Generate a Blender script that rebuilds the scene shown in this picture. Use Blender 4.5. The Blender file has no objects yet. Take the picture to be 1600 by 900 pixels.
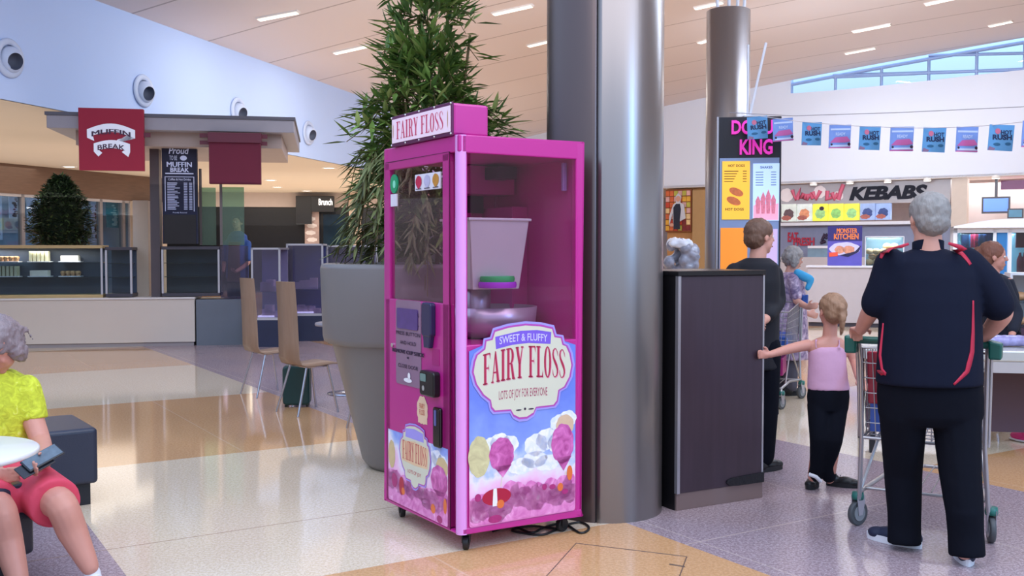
import bpy, bmesh, math, random
from math import sin, cos, pi, sqrt, atan2, radians
from mathutils import Vector, Matrix, noise
random.seed(7)
S = bpy.context.scene
COL = S.collection

# ------------------------------------------------------------------ camera, world, light, exposure
FPX = 1566.0; PITCH = 0.037; EYE = Vector((0, 0, 1.5))
cd = bpy.data.cameras.new('camera'); cam = bpy.data.objects.new('camera', cd); COL.objects.link(cam)
cd.sensor_width = 36.0; cd.lens = FPX/1600*36.0; cd.clip_end = 300
cam.location = EYE; cam.rotation_euler = (pi/2-PITCH, 0, 0)
S.camera = cam
S.view_settings.view_transform = 'Standard'; S.view_settings.look = 'None'
S.view_settings.exposure = 0.05; S.view_settings.gamma = 1.0; S.view_settings.use_curve_mapping = False
W = bpy.data.worlds.new('sky'); S.world = W; W.use_nodes = True
wn = W.node_tree.nodes; wl = W.node_tree.links
bg = wn['Background']
tcw = wn.new('ShaderNodeTexCoord'); sep = wn.new('ShaderNodeSeparateXYZ'); rw = wn.new('ShaderNodeValToRGB')
wl.new(tcw.outputs['Generated'], sep.inputs[0]); wl.new(sep.outputs[2], rw.inputs[0]); wl.new(rw.outputs[0], bg.inputs[0])
rw.color_ramp.elements[0].position = 0.0; rw.color_ramp.elements[0].color = (.22, .205, .215, 1)
rw.color_ramp.elements[1].position = 0.9; rw.color_ramp.elements[1].color = (.46, .64, 1.0, 1)
for p_, c_ in ((.10, (.34, .34, .38, 1)), (.2, (.52, .68, .9, 1))): q_ = rw.color_ramp.elements.new(p_); q_.color = c_
bg.inputs[1].default_value = 1.9

def area(name, loc, target, sx, sy, power, col):
    l = bpy.data.lights.new(name, 'AREA'); l.shape = 'RECTANGLE'; l.size = sx; l.size_y = sy
    l.energy = power; l.color = col
    o = bpy.data.objects.new(name, l); COL.objects.link(o); o.location = loc
    o.rotation_euler = (Vector(target)-Vector(loc)).to_track_quat('-Z', 'Y').to_euler()
    return o
# added fill lamp over the near half of the hall, out of view
area('overhead_fill', (3, 2, 8.5), (2, 9, 0), 12, 6, 560, (1.0, .93, .87))
area('bulkhead_fill', (8, 12, 7.9), (-9, 24, 4.2), 9, 3, 1300, (.62, .78, 1.0))  # added lamp without a window, throws cool light on the left bulkhead
area('ceiling_fill', (4, 14, 4.9), (5, 28, 6.8), 13, 1.5, 430, (.90, .94, 1.0))  # added floating lamp that brightens the ceiling, no fitting there
area('column_streak_fill', (9.0, -1.2, 6.5), (.5, 6.2, 3.4), .6, 3.6, 330, (.22, .52, 1.0))  # added unseen blue lamp, draws the streak on the big column
area('far_wall_fill', (5, 19, 4.7), (12, 31, 5.0), 5, 1.2, 170, (.72, .84, 1.0)).data.spread = 1.5  # added lamp in mid hall to cool and brighten the far wall
area('soffit_fill', (-11, 21, 2.5), (-11, 21.01, 3.7), 16, 14, 300, (1.0, .93, .84))  # added upward lamp standing in for floor bounce on the soffit
area('soffit_fill_far', (-6, 33, 2.5), (-6, 33.01, 3.7), 12, 10, 240, (1.0, .92, .82))  # same added upward fill for the far end of the soffit
area('soffit_lamp_bank', (-12, 22, 3.62), (-12, 22, 0), 9, 8, 230, (1.0, .93, .82))
area('soffit_lamp_far', (-7, 34, 3.62), (-7, 34, 0), 8, 5, 240, (1.0, .93, .82))
area('shop_lamp_bank', (13.5, 31.5, 3.6), (13.3, 31.2, 0), 8, 1.5, 330, (1.0, .95, .95))

# ------------------------------------------------------------------ pixel <-> place helpers (measuring only)
cP, sP = cos(PITCH), sin(PITCH)
def ray(px, py):
    u = (px-800)/FPX; v = (450-py)/FPX
    return Vector((u, cP+v*sP, v*cP-sP))
def at(px, py, Y):
    r = ray(px, py); return EYE + r*(Y/r.y)
def gnd(px, py, z=0.0):
    r = ray(px, py); return EYE + r*((z-1.5)/r.z)
class Pl:
    """a vertical plane: local x to the right, y into it, z up"""
    def __init__(s, x, y, yaw, z=0):
        s.M = Matrix.Translation((x, y, z)) @ Matrix.Rotation(yaw, 4, 'Z'); s.I = s.M.inverted(); s.yaw = yaw
    def ab(s, px, py, off=0.0):
        o = s.I @ EYE; d = s.I.to_3x3() @ ray(px, py); t = (off-o.y)/d.y; p = o+d*t
        return p.x, p.z
    def loc(s, px, py, Y):
        return s.I @ at(px, py, Y)

# ------------------------------------------------------------------ materials
def lin(h):
    h = h.lstrip('#'); o = []
    for i in (0, 2, 4):
        c = int(h[i:i+2], 16)/255; o.append(c/12.92 if c <= .04045 else ((c+.055)/1.055)**2.4)
    return (*o, 1)
MATS = {}
def M(name, col='808080', rough=.5, metal=0, var=.06, scale=6, bump=0, bscale=60, emit=0, coat=0, ecol=None, spec=.5, stretch=None):
    if name in MATS: return MATS[name]
    m = bpy.data.materials.new(name); m.use_nodes = True; n = m.node_tree.nodes; l = m.node_tree.links
    b = n['Principled BSDF']; c = lin(col)
    tc = n.new('ShaderNodeTexCoord'); nz = n.new('ShaderNodeTexNoise'); nz.inputs['Scale'].default_value = scale
    nz.inputs['Detail'].default_value = 4
    src = tc.outputs['Object']
    if stretch:
        mp = n.new('ShaderNodeMapping'); mp.inputs['Scale'].default_value = stretch; l.new(src, mp.inputs[0]); src = mp.outputs[0]
    l.new(src, nz.inputs['Vector'])
    mx = n.new('ShaderNodeMix'); mx.data_type = 'RGBA'
    mx.inputs[6].default_value = tuple(min(1, x*(1-var)) for x in c[:3])+(1,)
    mx.inputs[7].default_value = tuple(min(1, x*(1+var)) for x in c[:3])+(1,)
    l.new(nz.outputs[0], mx.inputs[0]); l.new(mx.outputs[2], b.inputs['Base Color'])
    b.inputs['Roughness'].default_value = rough; b.inputs['Metallic'].default_value = metal
    b.inputs['Specular IOR Level'].default_value = spec
    if coat: b.inputs['Coat Weight'].default_value = coat; b.inputs['Coat Roughness'].default_value = .05
    if emit:
        b.inputs['Emission Color'].default_value = lin(ecol or col); b.inputs['Emission Strength'].default_value = emit
        if not ecol: l.new(mx.outputs[2], b.inputs['Emission Color'])
    if bump:
        n2 = n.new('ShaderNodeTexNoise'); n2.inputs['Scale'].default_value = bscale; l.new(src, n2.inputs['Vector'])
        bp = n.new('ShaderNodeBump'); bp.inputs['Strength'].default_value = bump; bp.inputs['Distance'].default_value = .01
        l.new(n2.outputs[0], bp.inputs['Height']); l.new(bp.outputs[0], b.inputs['Normal'])
    MATS[name] = m; return m
def glass(name, tint='FFFFFF', refl=.12, rough=.01, op=0.0):
    """pane: transparent with a fresnel sheen; op adds a diffuse film"""
    if name in MATS: return MATS[name]
    m = bpy.data.materials.new(name); m.use_nodes = True; n = m.node_tree.nodes; l = m.node_tree.links
    n.remove(n['Principled BSDF']); out = n['Material Output']
    tr = n.new('ShaderNodeBsdfTransparent'); tr.inputs[0].default_value = lin(tint)
    gl = n.new('ShaderNodeBsdfGlossy'); gl.inputs['Roughness'].default_value = rough
    fr = n.new('ShaderNodeLayerWeight'); fr.inputs[0].default_value = .5; pw_n = n.new('ShaderNodeMath'); pw_n.operation = 'POWER'; pw_n.inputs[1].default_value = 5
    l.new(fr.outputs['Facing'], pw_n.inputs[0]); fr = pw_n
    ad = n.new('ShaderNodeMath'); ad.operation = 'MULTIPLY_ADD'; ad.inputs[1].default_value = .6; ad.inputs[2].default_value = refl*.5; ad.use_clamp = True
    l.new(fr.outputs[0], ad.inputs[0])
    mx = n.new('ShaderNodeMixShader'); l.new(ad.outputs[0], mx.inputs[0]); l.new(tr.outputs[0], mx.inputs[1]); l.new(gl.outputs[0], mx.inputs[2])
    last = mx
    if op:
        df = n.new('ShaderNodeBsdfDiffuse'); df.inputs[0].default_value = lin(tint)
        m2 = n.new('ShaderNodeMixShader'); m2.inputs[0].default_value = op
        l.new(mx.outputs[0], m2.inputs[1]); l.new(df.outputs[0], m2.inputs[2]); last = m2
    l.new(last.outputs[0], out.inputs[0]); MATS[name] = m; return m

# ------------------------------------------------------------------ mesh builder
class MB:
    def __init__(s, T=None):
        s.v = []; s.f = []; s.sm = []; s.mi = []; s.m = 0; s.T = T or Matrix.Identity(4)
    def add(s, vs, fs, smooth=False):
        o = len(s.v); s.v += [s.T @ Vector(v) for v in vs]
        for f in fs: s.f.append([i+o for i in f]); s.sm.append(smooth); s.mi.append(s.m)
        return s
    def box(s, x0, y0, z0, x1, y1, z1):
        if x0 > x1: x0, x1 = x1, x0
        if y0 > y1: y0, y1 = y1, y0
        if z0 > z1: z0, z1 = z1, z0
        v = [(x, y, z) for z in (z0, z1) for y in (y0, y1) for x in (x0, x1)]
        return s.add(v, [(0, 2, 3, 1), (4, 5, 7, 6), (0, 1, 5, 4), (2, 6, 7, 3), (0, 4, 6, 2), (1, 3, 7, 5)])
    def quad(s, a, b, c, d): return s.add([a, b, c, d], [(0, 1, 2, 3)])
    def rings(s, rs, cap=True, smooth=True, closed=False):
        n = len(rs[0]); vs = [p for r in rs for p in r]; fs = []
        k = len(rs) if closed else len(rs)-1
        for i in range(k):
            a = i*n; b = ((i+1) % len(rs))*n
            for j in range(n): fs.append((a+j, a+(j+1) % n, b+(j+1) % n, b+j))
        s.add(vs, fs, smooth)
        if cap and not closed:
            s.add(rs[0], [tuple(range(n))[::-1]]); s.add(rs[-1], [tuple(range(n))])
        return s
    def tube(s, pts, r, n=8, closed=False, flat=None, cap=True):
        pts = [Vector(p) for p in pts]; rr = r if isinstance(r, (list, tuple)) else [r]*len(pts)
        t0 = (pts[1]-pts[0]).normalized(); ref = Vector((0, 0, 1)) if abs(t0.z) < .9 else Vector((0, 1, 0))
        if flat: ref = Vector(flat[0])
        u = (ref-t0*ref.dot(t0)).normalized(); rs = []
        for i, p in enumerate(pts):
            if closed: t = pts[(i+1) % len(pts)]-pts[i-1]
            else: t = pts[min(i+1, len(pts)-1)]-pts[max(i-1, 0)]
            t.normalize(); u = (u-t*u.dot(t)).normalized(); w = t.cross(u)
            k = flat[1] if flat else 1
            q = rr[i]; ra, rb = (q if isinstance(q, (tuple, list)) else (q, q*k))
            rs.append([p+u*ra*cos(2*pi*j/n)+w*rb*sin(2*pi*j/n) for j in range(n)])
        return s.rings(rs, closed=closed, cap=cap)
    def cyl(s, p0, p1, r0, r1=None, n=16): return s.tube([p0, p1], [r0, r0 if r1 is None else r1], n)
    def lathe(s, prof, c=(0, 0, 0), n=32, sx=1, sy=1, cap=False):
        c = Vector(c)
        rs = [[c+Vector((r*sx*cos(2*pi*j/n), r*sy*sin(2*pi*j/n), z)) for j in range(n)] for r, z in prof]
        return s.rings(rs, cap=cap)
    def ball(s, c, rx, ry=None, rz=None, n=12, R=None, k=8):
        ry = ry or rx; rz = rz or rx; R = R or Matrix.Identity(3); c = Vector(c); rs = []
        for i in range(k+1):
            a = -pi/2+pi*(i+.02)/(k+.04)
            rs.append([c+R@Vector((rx*cos(a)*cos(2*pi*j/n), ry*cos(a)*sin(2*pi*j/n), rz*sin(a))) for j in range(n)])
        return s.rings(rs)
    def prism(s, poly, y0, y1, smooth=False):
        """poly of (x,z), extruded from y0 to y1"""
        n = len(poly); v = [(a, y0, b) for a, b in poly]+[(a, y1, b) for a, b in poly]
        s.add(v, [(i, (i+1) % n, n+(i+1) % n, n+i) for i in range(n)], smooth)
        s.add([(a, y0, b) for a, b in poly], [tuple(range(n))]); s.add([(a, y1, b) for a, b in poly], [tuple(range(n))[::-1]])
        return s
    def flat(s, poly, y):
        return s.add([(a, y, b) for a, b in poly], [tuple(range(len(poly)))])
    def text(s, st, x0, x1, z0, z1, y=-.002, bold=0.0, ext=0.0, keep=False, arc=None, shear=0):
        if 'M' in st and bold:
            dx = (x1-x0)*.02; s.text(st, x0+dx, x1, z0, z1, y, 0, ext, keep, arc, shear); s.text(st, x0+dx/2, x1-dx/2, z0, z1-(z1-z0)*.02, y-.0002, 0, ext, keep, arc, shear); x1 = x1-dx; y -= .0004; bold = 0
        vs, fs = text_mesh(st, bold, ext, shear)
        mnx = min(v[0] for v in vs); mxx = max(v[0] for v in vs); mny = min(v[1] for v in vs); mxy = max(v[1] for v in vs)
        kx = (x1-x0)/(mxx-mnx); kz = (z1-z0)/(mxy-mny)
        if keep:
            k = min(kx, kz); cx = (x0+x1)/2; w = k*(mxx-mnx); x0 = cx-w/2; kx = kz = k
        out = []
        for a, b, c in vs:
            X = x0+(a-mnx)*kx; Z = z0+(b-mny)*kz
            if arc:
                t = (X-(x0+x1)/2)/((x1-x0)/2); Z += arc*(1-t*t)
            out.append((X, y-c, Z))
        return s.add(out, fs)
    def build(s, name, mats, parent=None, bevel=0, remesh=0, smooth=0, sub=0, rough=None, seg=2, weld=False):
        me = bpy.data.meshes.new(name); me.from_pydata([tuple(v) for v in s.v], [], s.f)
        me.polygons.foreach_set('use_smooth', s.sm); me.polygons.foreach_set('material_index', s.mi)
        if not isinstance(mats, (list, tuple)): mats = [mats]
        for m in mats: me.materials.append(m)
        bm = bmesh.new(); bm.from_mesh(me)
        if bevel or remesh or weld: bmesh.ops.remove_doubles(bm, verts=bm.verts, dist=1e-5)
        bmesh.ops.recalc_face_normals(bm, faces=bm.faces); bm.to_mesh(me); bm.free()
        o = bpy.data.objects.new(name, me); COL.objects.link(o)
        if parent: o.parent = parent
        if bevel:
            b = o.modifiers.new('edge', 'BEVEL'); b.width = bevel; b.segments = seg; b.limit_method = 'ANGLE'; b.angle_limit = radians(50)
        if remesh:
            r = o.modifiers.new('skin', 'REMESH'); r.mode = 'VOXEL'; r.voxel_size = remesh; r.use_smooth_shade = True
        if smooth:
            r = o.modifiers.new('soften', 'SMOOTH'); r.factor = .6; r.iterations = smooth
        if sub:
            r = o.modifiers.new('sub', 'SUBSURF'); r.levels = sub; r.render_levels = sub
        return o
_TX = {}
def text_mesh(st, bold, ext, shear=0):
    k = (st, bold, ext, shear)
    if k not in _TX:
        c = bpy.data.curves.new('t', 'FONT'); c.body = st; c.offset = bold; c.extrude = ext; c.resolution_u = 3; c.shear = shear
        c.align_x = 'CENTER'; c.space_line = .85
        o = bpy.data.objects.new('t', c); COL.objects.link(o); bpy.context.view_layer.update()
        dg = bpy.context.evaluated_depsgraph_get(); me = bpy.data.meshes.new_from_object(o.evaluated_get(dg))
        _TX[k] = ([tuple(v.co) for v in me.vertices], [tuple(p.vertices) for p in me.polygons])
        bpy.data.objects.remove(o); bpy.data.curves.remove(c); bpy.data.meshes.remove(me)
    return _TX[k]

def thing(name, label, cat, T=None, group=None):
    o = bpy.data.objects.new(name, None); COL.objects.link(o); o.empty_display_size = .1
    if T is not None: o.matrix_world = T
    return tag(o, label, cat, group)
def tag(o, label, cat, group=None, kind=None):
    o['label'] = label; o['category'] = cat
    if group: o['group'] = group
    if kind: o['kind'] = kind
    return o
def struct(o): o['kind'] = 'structure'; return o
def TR(x, y, z=0, yaw=0): return Matrix.Translation((x, y, z)) @ Matrix.Rotation(yaw, 4, 'Z')
def copy_tree(o, parent=None):
    c = o.copy(); COL.objects.link(c)
    if parent: c.parent = parent
    for ch in list(o.children): copy_tree(ch, c)
    return c
def shape(n, f): return [f(2*pi*i/n) for i in range(n)]
def ell(cx, cz, rx, rz, n=24, wob=0, k=7, ph=0): return shape(n, lambda t: (cx+rx*(1+wob*abs(sin(k*t/2+ph)))*cos(t), cz+rz*(1+wob*abs(sin(k*t/2+ph)))*sin(t)))
def arcbox(x0, z0, x1, z1, r, n=5):
    o = []
    for cx, cz, a0 in ((x1-r, z0+r, -pi/2), (x1-r, z1-r, 0), (x0+r, z1-r, pi/2), (x0+r, z0+r, pi)):
        for i in range(n+1): a = a0+pi/2*i/n; o.append((cx+r*cos(a), cz+r*sin(a)))
    return o
# ------------------------------------------------------------------ the hall: floor
GA = 0.5616; CU, SU = cos(GA), sin(GA)
def floor_mat():
    m = bpy.data.materials.new('polished terrazzo floor'); m.use_nodes = True; n = m.node_tree.nodes; l = m.node_tree.links
    b = n['Principled BSDF']; g = n.new('ShaderNodeNewGeometry'); sp = n.new('ShaderNodeSeparateXYZ')
    mp = n.new('ShaderNodeMapping'); mp.vector_type = 'TEXTURE'; mp.inputs['Rotation'].default_value = (0, 0, GA)
    l.new(g.outputs['Position'], mp.inputs[0]); l.new(mp.outputs[0], sp.inputs[0])
    U, V = sp.outputs[0], sp.outputs[1]
    def mth(op, a, b_=None, c=None):
        k = n.new('ShaderNodeMath'); k.operation = op
        for i, x in enumerate((a, b_, c)):
            if x is None: continue
            if isinstance(x, (int, float)): k.inputs[i].default_value = x
            else: l.new(x, k.inputs[i])
        return k.outputs[0]
    def mix(f, a, b_):
        k = n.new('ShaderNodeMix'); k.data_type = 'RGBA'; l.new(f, k.inputs[0])
        for i, x in ((6, a), (7, b_)):
            if isinstance(x, tuple): k.inputs[i].default_value = x
            else: l.new(x, k.inputs[i])
        return k.outputs[2]
    def between(x, a, c): return mth('MULTIPLY', mth('GREATER_THAN', x, a), mth('LESS_THAN', x, c))
    # tan where floor((V-4.34)/3.01) is odd
    band = mth('FLOORED_MODULO', mth('DIVIDE', mth('SUBTRACT', V, 4.34-3.01), 3.01), 2.0)
    tan = mth('LESS_THAN', band, 1.0)
    def speck(scale, th):
        vo = n.new('ShaderNodeTexNoise'); vo.inputs['Scale'].default_value = scale; vo.inputs['Detail'].default_value = 2
        l.new(g.outputs['Position'], vo.inputs['Vector'])
        r = n.new('ShaderNodeValToRGB'); r.color_ramp.elements[0].position = th-.05; r.color_ramp.elements[1].position = th+.06
        l.new(vo.outputs[0], r.inputs[0]); return r.outputs[0]
    s1 = speck(60, .5); s2 = speck(110, .62)
    cream = mix(s1, lin('E3CFB0'), lin('EEDDC3')); cream = mix(s2, cream, lin('C3AB98'))
    tanc = mix(s1, lin('D19E6B'), lin('DDAC7B')); tanc = mix(s2, tanc, lin('B98C68'))
    grey = mix(s1, lin('8C7A84'), lin('A8969F')); grey = mix(s2, grey, lin('C6BCC2'))
    col = mix(tan, cream, tanc)
    gm = mth('MAXIMUM', between(U, 3.45, 6.0), between(U, -1.6, .93)); col = mix(gm, col, grey)
    # joints
    def line(x, c, w=.006): return mth('LESS_THAN', mth('ABSOLUTE', mth('SUBTRACT', x, c)), w)
    j = line(V, 5.3)
    j = mth('MULTIPLY', j, mth('LESS_THAN', U, 3.45))
    col = mix(mth('MULTIPLY', j, .6), col, lin('9A7B62'))
    jg = mth('MAXIMUM', line(V, 3.82, .007), mth('MAXIMUM', line(V, 6.8, .007), line(V, .9, .007)))
    jg = mth('MULTIPLY', jg, gm); col = mix(mth('MULTIPLY', jg, .6), col, lin('C9B6AE'))
    ft = mth('LESS_THAN', mth('FLOORED_MODULO', mth('ADD', U, .3), 1.28), .012); col = mix(mth('MULTIPLY', ft, .22), col, lin('F0DFC8'))
    big = n.new('ShaderNodeTexNoise'); big.inputs['Scale'].default_value = .9; big.inputs['Detail'].default_value = 5; l.new(g.outputs['Position'], big.inputs[0])
    col = mix(mth('MULTIPLY', big.outputs[0], .22), col, lin('C79E80'))
    l.new(col, b.inputs['Base Color'])
    rg = mth('ADD', mth('MULTIPLY', big.outputs[0], .08), .04); rg = mth('ADD', rg, mth('MULTIPLY', gm, .16)); l.new(rg, b.inputs['Roughness'])
    b.inputs['Specular IOR Level'].default_value = .6
    return m
f = MB(); f.quad((-32, -14, 0), (34, -14, 0), (34, 50, 0), (-32, 50, 0)); struct(f.build('floor', floor_mat()))
# floor access hatch seam near the machine
h = [gnd(900, 849), gnd(1073, 870), gnd(1040, 960), gnd(800, 960)]
mb = MB()
for a, b in ((0, 1), (1, 2), (3, 0)):
    A, B = h[a], h[b]; mb.tube([A+Vector((0, 0, -.002)), B+Vector((0, 0, -.002))], .005, 4)
mb.tube([gnd(1046, 882), gnd(1070, 886)], .005, 4)
tag(mb.build('floor_hatch_seam', M('hatch seam metal', '6A5244', .5)), 'thin dark seam of a square access hatch set in the tan floor', 'floor hatch')

# ------------------------------------------------------------------ left bulkhead, sloping ceiling, far wall
BK = Vector((-7.42, 14.5)); BD = Vector((.275, 1)).normalized(); BYAW = atan2(BD.y, BD.x)
FWP = Vector((8.88, 32.8)); FD = Vector((.839, -.544)).normalized(); FYAW = atan2(FD.y, FD.x)
ZB = 3.7
def zc(x, y):
    n_ = ((x-BK.x)-.275*(y-BK.y))/1.037; n_ = max(0, n_); n_ = min(n_, 30)
    return 5.61+.15*n_-.002*n_*n_
def isect(p, d, q, e):
    den = d.x*e.y-d.y*e.x; t = ((q.x-p.x)*e.y-(q.y-p.y)*e.x)/den; return p+d*t
CO = isect(BK, BD, FWP, FD)      # inner corner
pw = M('blue cast plaster', 'BBCFF5', .75, var=.03, scale=.5)  # cool daylight cast is put into the base colour of this wall
pw2 = M('off white painted plaster', 'DDE2F0', .7, var=.04, scale=.3)
beige = M('beige soffit paint', 'D8CBBA', .8, var=.04, scale=.4)
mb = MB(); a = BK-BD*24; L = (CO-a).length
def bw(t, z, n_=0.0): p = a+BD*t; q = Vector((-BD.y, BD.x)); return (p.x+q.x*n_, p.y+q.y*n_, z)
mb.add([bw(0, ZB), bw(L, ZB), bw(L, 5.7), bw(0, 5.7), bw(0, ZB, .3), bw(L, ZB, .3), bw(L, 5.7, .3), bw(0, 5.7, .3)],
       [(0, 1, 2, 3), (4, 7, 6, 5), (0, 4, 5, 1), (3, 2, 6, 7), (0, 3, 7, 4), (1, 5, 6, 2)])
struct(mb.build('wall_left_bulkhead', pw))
# ceiling: ruled surface from bulkhead to the right, starting behind the stretch left open to let light in
def ceil_mat():
    m = bpy.data.materials.new('blush ceiling boards'); m.use_nodes = True; n = m.node_tree.nodes; l = m.node_tree.links
    b = n['Principled BSDF']; g = n.new('ShaderNodeNewGeometry'); d = n.new('ShaderNodeVectorMath'); d.operation = 'DOT_PRODUCT'
    d.inputs[1].default_value = (CJ.y*-1, CJ.x, 0); l.new(g.outputs['Position'], d.inputs[0])
    md = n.new('ShaderNodeMath'); md.operation = 'FLOORED_MODULO'; md.inputs[1].default_value = 2.35; ad = n.new('ShaderNodeMath'); ad.inputs[1].default_value = .55
    l.new(d.outputs['Value'], ad.inputs[0]); l.new(ad.outputs[0], md.inputs[0])
    lt = n.new('ShaderNodeMath'); lt.operation = 'LESS_THAN'; lt.inputs[1].default_value = .05; l.new(md.outputs[0], lt.inputs[0])
    mx = n.new('ShaderNodeMix'); mx.data_type = 'RGBA'; mx.inputs[6].default_value = lin('E2D6D4'); mx.inputs[7].default_value = lin('B0A29E')
    l.new(lt.outputs[0], mx.inputs[0]); l.new(mx.outputs[2], b.inputs['Base Color']); b.inputs['Roughness'].default_value = .6
    return m
CJ = Vector((.92, -.39)).normalized()
mb = MB(); NX = 24; NY = 16; vs = []
fp = lambda t: isect(BK, BD, FWP, FD)+FD*t
for i in range(NX+1):
    t = 34*i/NX; P1 = CO+FD*t
    for j in range(NY+1):
        p = P1-BD*((CO-BK).length-1)*1.12*j/NY
        vs.append((p.x, p.y, zc(p.x, p.y)))
fs = [(i*(NY+1)+j, i*(NY+1)+j+1, (i+1)*(NY+1)+j+1, (i+1)*(NY+1)+j) for i in range(NX) for j in range(NY)]
mb.add(vs, fs, True); struct(mb.build('ceiling', ceil_mat()))
def ceil_hit(px, py):
    r = ray(px, py); t = 10.0
    for _ in range(60):
        p = EYE+r*t; t += (zc(p.x, p.y)-p.z)/r.z*.8
    return EYE+r*t
slits = [(403, 29, 466, 17), (522, 82, 576, 70), (770, 21, 832, 7), (825, 71, 862, 62), (1085, 12, 1130, 2), (1092, 66, 1108, 61), (1332, 49, 1392, 37), (1320, 83, 1368, 74),
         (1545, 40, 1582, 32), (1445, 6, 1500, -6)]
for k, (x0, y0, x1, y1) in enumerate(slits):
    A = ceil_hit(x0, y0); B = ceil_hit(x1, y1); d = (B-A); wv = Vector((-d.y, d.x, 0)).normalized()*.085
    T = thing('ceiling_light', ['linear slot light in the ceiling, %s' % w for w in ('far left, above the red sign', 'left of the potted bamboo, above the blue wall', 'between bamboo top and big column, upper one',
        'touching the big column from the left', 'between the two columns, at the picture top', 'short one just left of the second column', 'right side, above the window band, larger one',
        'right side, just above the left end of the windows', 'far right above the window band', 'top edge, right of the second column')][k], 'light', Matrix.Translation((A+B)/2), 'slot lights in the sloping ceiling')
    mb = MB(); c = (A+B)/2; dz = Vector((0, 0, -.03))
    q = [A-c-wv, B-c-wv, B-c+wv, A-c+wv]
    mb.add([p*1.0+dz*1 for p in q]+[p*1.04 for p in q], [(0, 1, 2, 3), (4, 7, 6, 5), (0, 4, 5, 1), (1, 5, 6, 2), (2, 6, 7, 3), (3, 7, 4, 0)])
    mb.build('frame', M('light trim', 'D8D0CA', .5), T)
    area('slot_light', tuple((A+B)/2+Vector((0, 0, -.08))), tuple((A+B)/2+Vector((0, .01, -3))), .16, (B-A).length*.8, 40, (1.0, .97, .93))
    mb = MB(); mb.add([p*.96+dz*1.3 for p in q], [(0, 1, 2, 3)]); mb.build('diffuser', M('lamp diffuser', 'FFF6EA', .5, emit=1.6), T)

# far wall with clerestory
FW = Pl(FWP.x, FWP.y, FYAW)
a0 = -(FWP-CO).length; xA = FW.ab(1235, 143)[0]
def wtop(x): p = FW.M@Vector((x, 0, 0)); return zc(p.x, p.y)
wb = [FW.ab(px, py) for px, py in ((1235, 146), (1304, 141), (1376, 134), (1450, 126), (1525, 117), (1600, 109), (1690, 99))]
mb = MB(FW.M)
top = [(x, wtop(x)+.05) for x in [a0+(xA-a0)*i/8 for i in range(9)]]
poly = [(a0, ZB)]+[(26, ZB)]+[(26, wb[-1][1])]+[(x, z) for x, z in reversed(wb)]+list(reversed(top))
mb.prism(poly, 0, .3); struct(mb.build('wall_far', pw2))
mb = MB(FW.M); mb.box(a0, 0, ZB-.02, 26, 7, ZB+.06); struct(mb.build('ceiling_far_soffit', M('shop soffit', 'D8D0CC', .6)))
fr = MB(FW.M); gl = MB(FW.M)
wf = M('window frame blue grey', '98AEDA', .5)
for i in range(len(wb)-1):
    (xa, za), (xb, zb_) = wb[i], wb[i+1]; ta, tb = wtop(xa)-.12, wtop(xb)-.12
    gl.add([(xa, .12, za), (xb, .12, zb_), (xb, .12, tb+.2), (xa, .12, ta+.2)], [(0, 1, 2, 3)])
    fr.tube([(xa, .1, za), (xa, .1, ta)], .045, 4)
    fr.tube([(xa, .1, ta), (xb, .1, tb)], .055, 4)
    zm = max(ta-.02, 0) if i == 0 else None
for (p, q) in (((1300, 117), (1600, 108)), ((1300, 120), (1600, 107)), ((1450, 86), (1690, 80))):
    A = FW.ab(*p); B = FW.ab(*q); fr.tube([(A[0], .1, A[1]), (B[0], .1, B[1])], .045, 4)
w = struct(gl.build('window_1', glass('clerestory glass', 'D6EEF8', .06))); fr.build('window_frame', wf, w)

# left low zone: soffit ceiling, wood band, shopfronts
mb = MB(); p0 = a; p1 = CO+BD*2
mb.add([(p0.x-.0, p0.y, ZB-.01), (p1.x, p1.y, ZB-.01), (-32, 50, ZB-.01), (-32, -14, ZB-.01)], [(0, 1, 2, 3)])
struct(mb.build('ceiling_left_soffit', beige))
LW0 = at(0, 255, 25.0); LW1 = at(250, 281, 30.2)
lyaw = atan2(LW1.y-LW0.y, LW1.x-LW0.x); LP = Pl(LW0.x, LW0.y, lyaw)
xr = LP.ab(252, 300)[0]
wood = M('brown timber cladding', '664D40', .5, var=.35, scale=3, stretch=(.4, 1, 9))
mb = MB(LP.M); mb.box(-8, 0, LP.ab(0, 301)[1], xr+1.2, .4, ZB); struct(mb.build('wall_left_timber_band', wood))
zt = LP.ab(0, 301)[1]
# window shopfront
mb = MB(LP.M); mb.box(-8, .9, 0, xr+1.2, 1.0, zt); struct(mb.build('wall_left_shop_interior', M('shop interior teal', '86A6C4', .7, var=.6, scale=1.2)))
def face(T, dx=0): return T @ Matrix.Translation((dx, 0, 0))
glz = glass('shopfront glass', 'DCEBF5', .16)
wn_ = 1
pxs = [-30, 38, 125, 160, 195, 206]
for i in range(len(pxs)-1):
    x0 = LP.ab(pxs[i], 320)[0]; x1 = LP.ab(pxs[i+1], 320)[0]
    g = MB(LP.M); g.box(x0+.05, .1, .1, x1-.05, .12, zt-.05); wn_ += 1
    w = struct(g.build('window_%d' % wn_, glz))
    k = MB(LP.M)
    for xx in (x0, x1): k.box(xx-.05, .04, 0, xx+.05, .18, zt)
    k.box(x0, .04, zt-.07, x1, .18, zt); k.build('window_frame', M('light shopfront frame', 'B9B6BC', .4, metal=.3), w)
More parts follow.
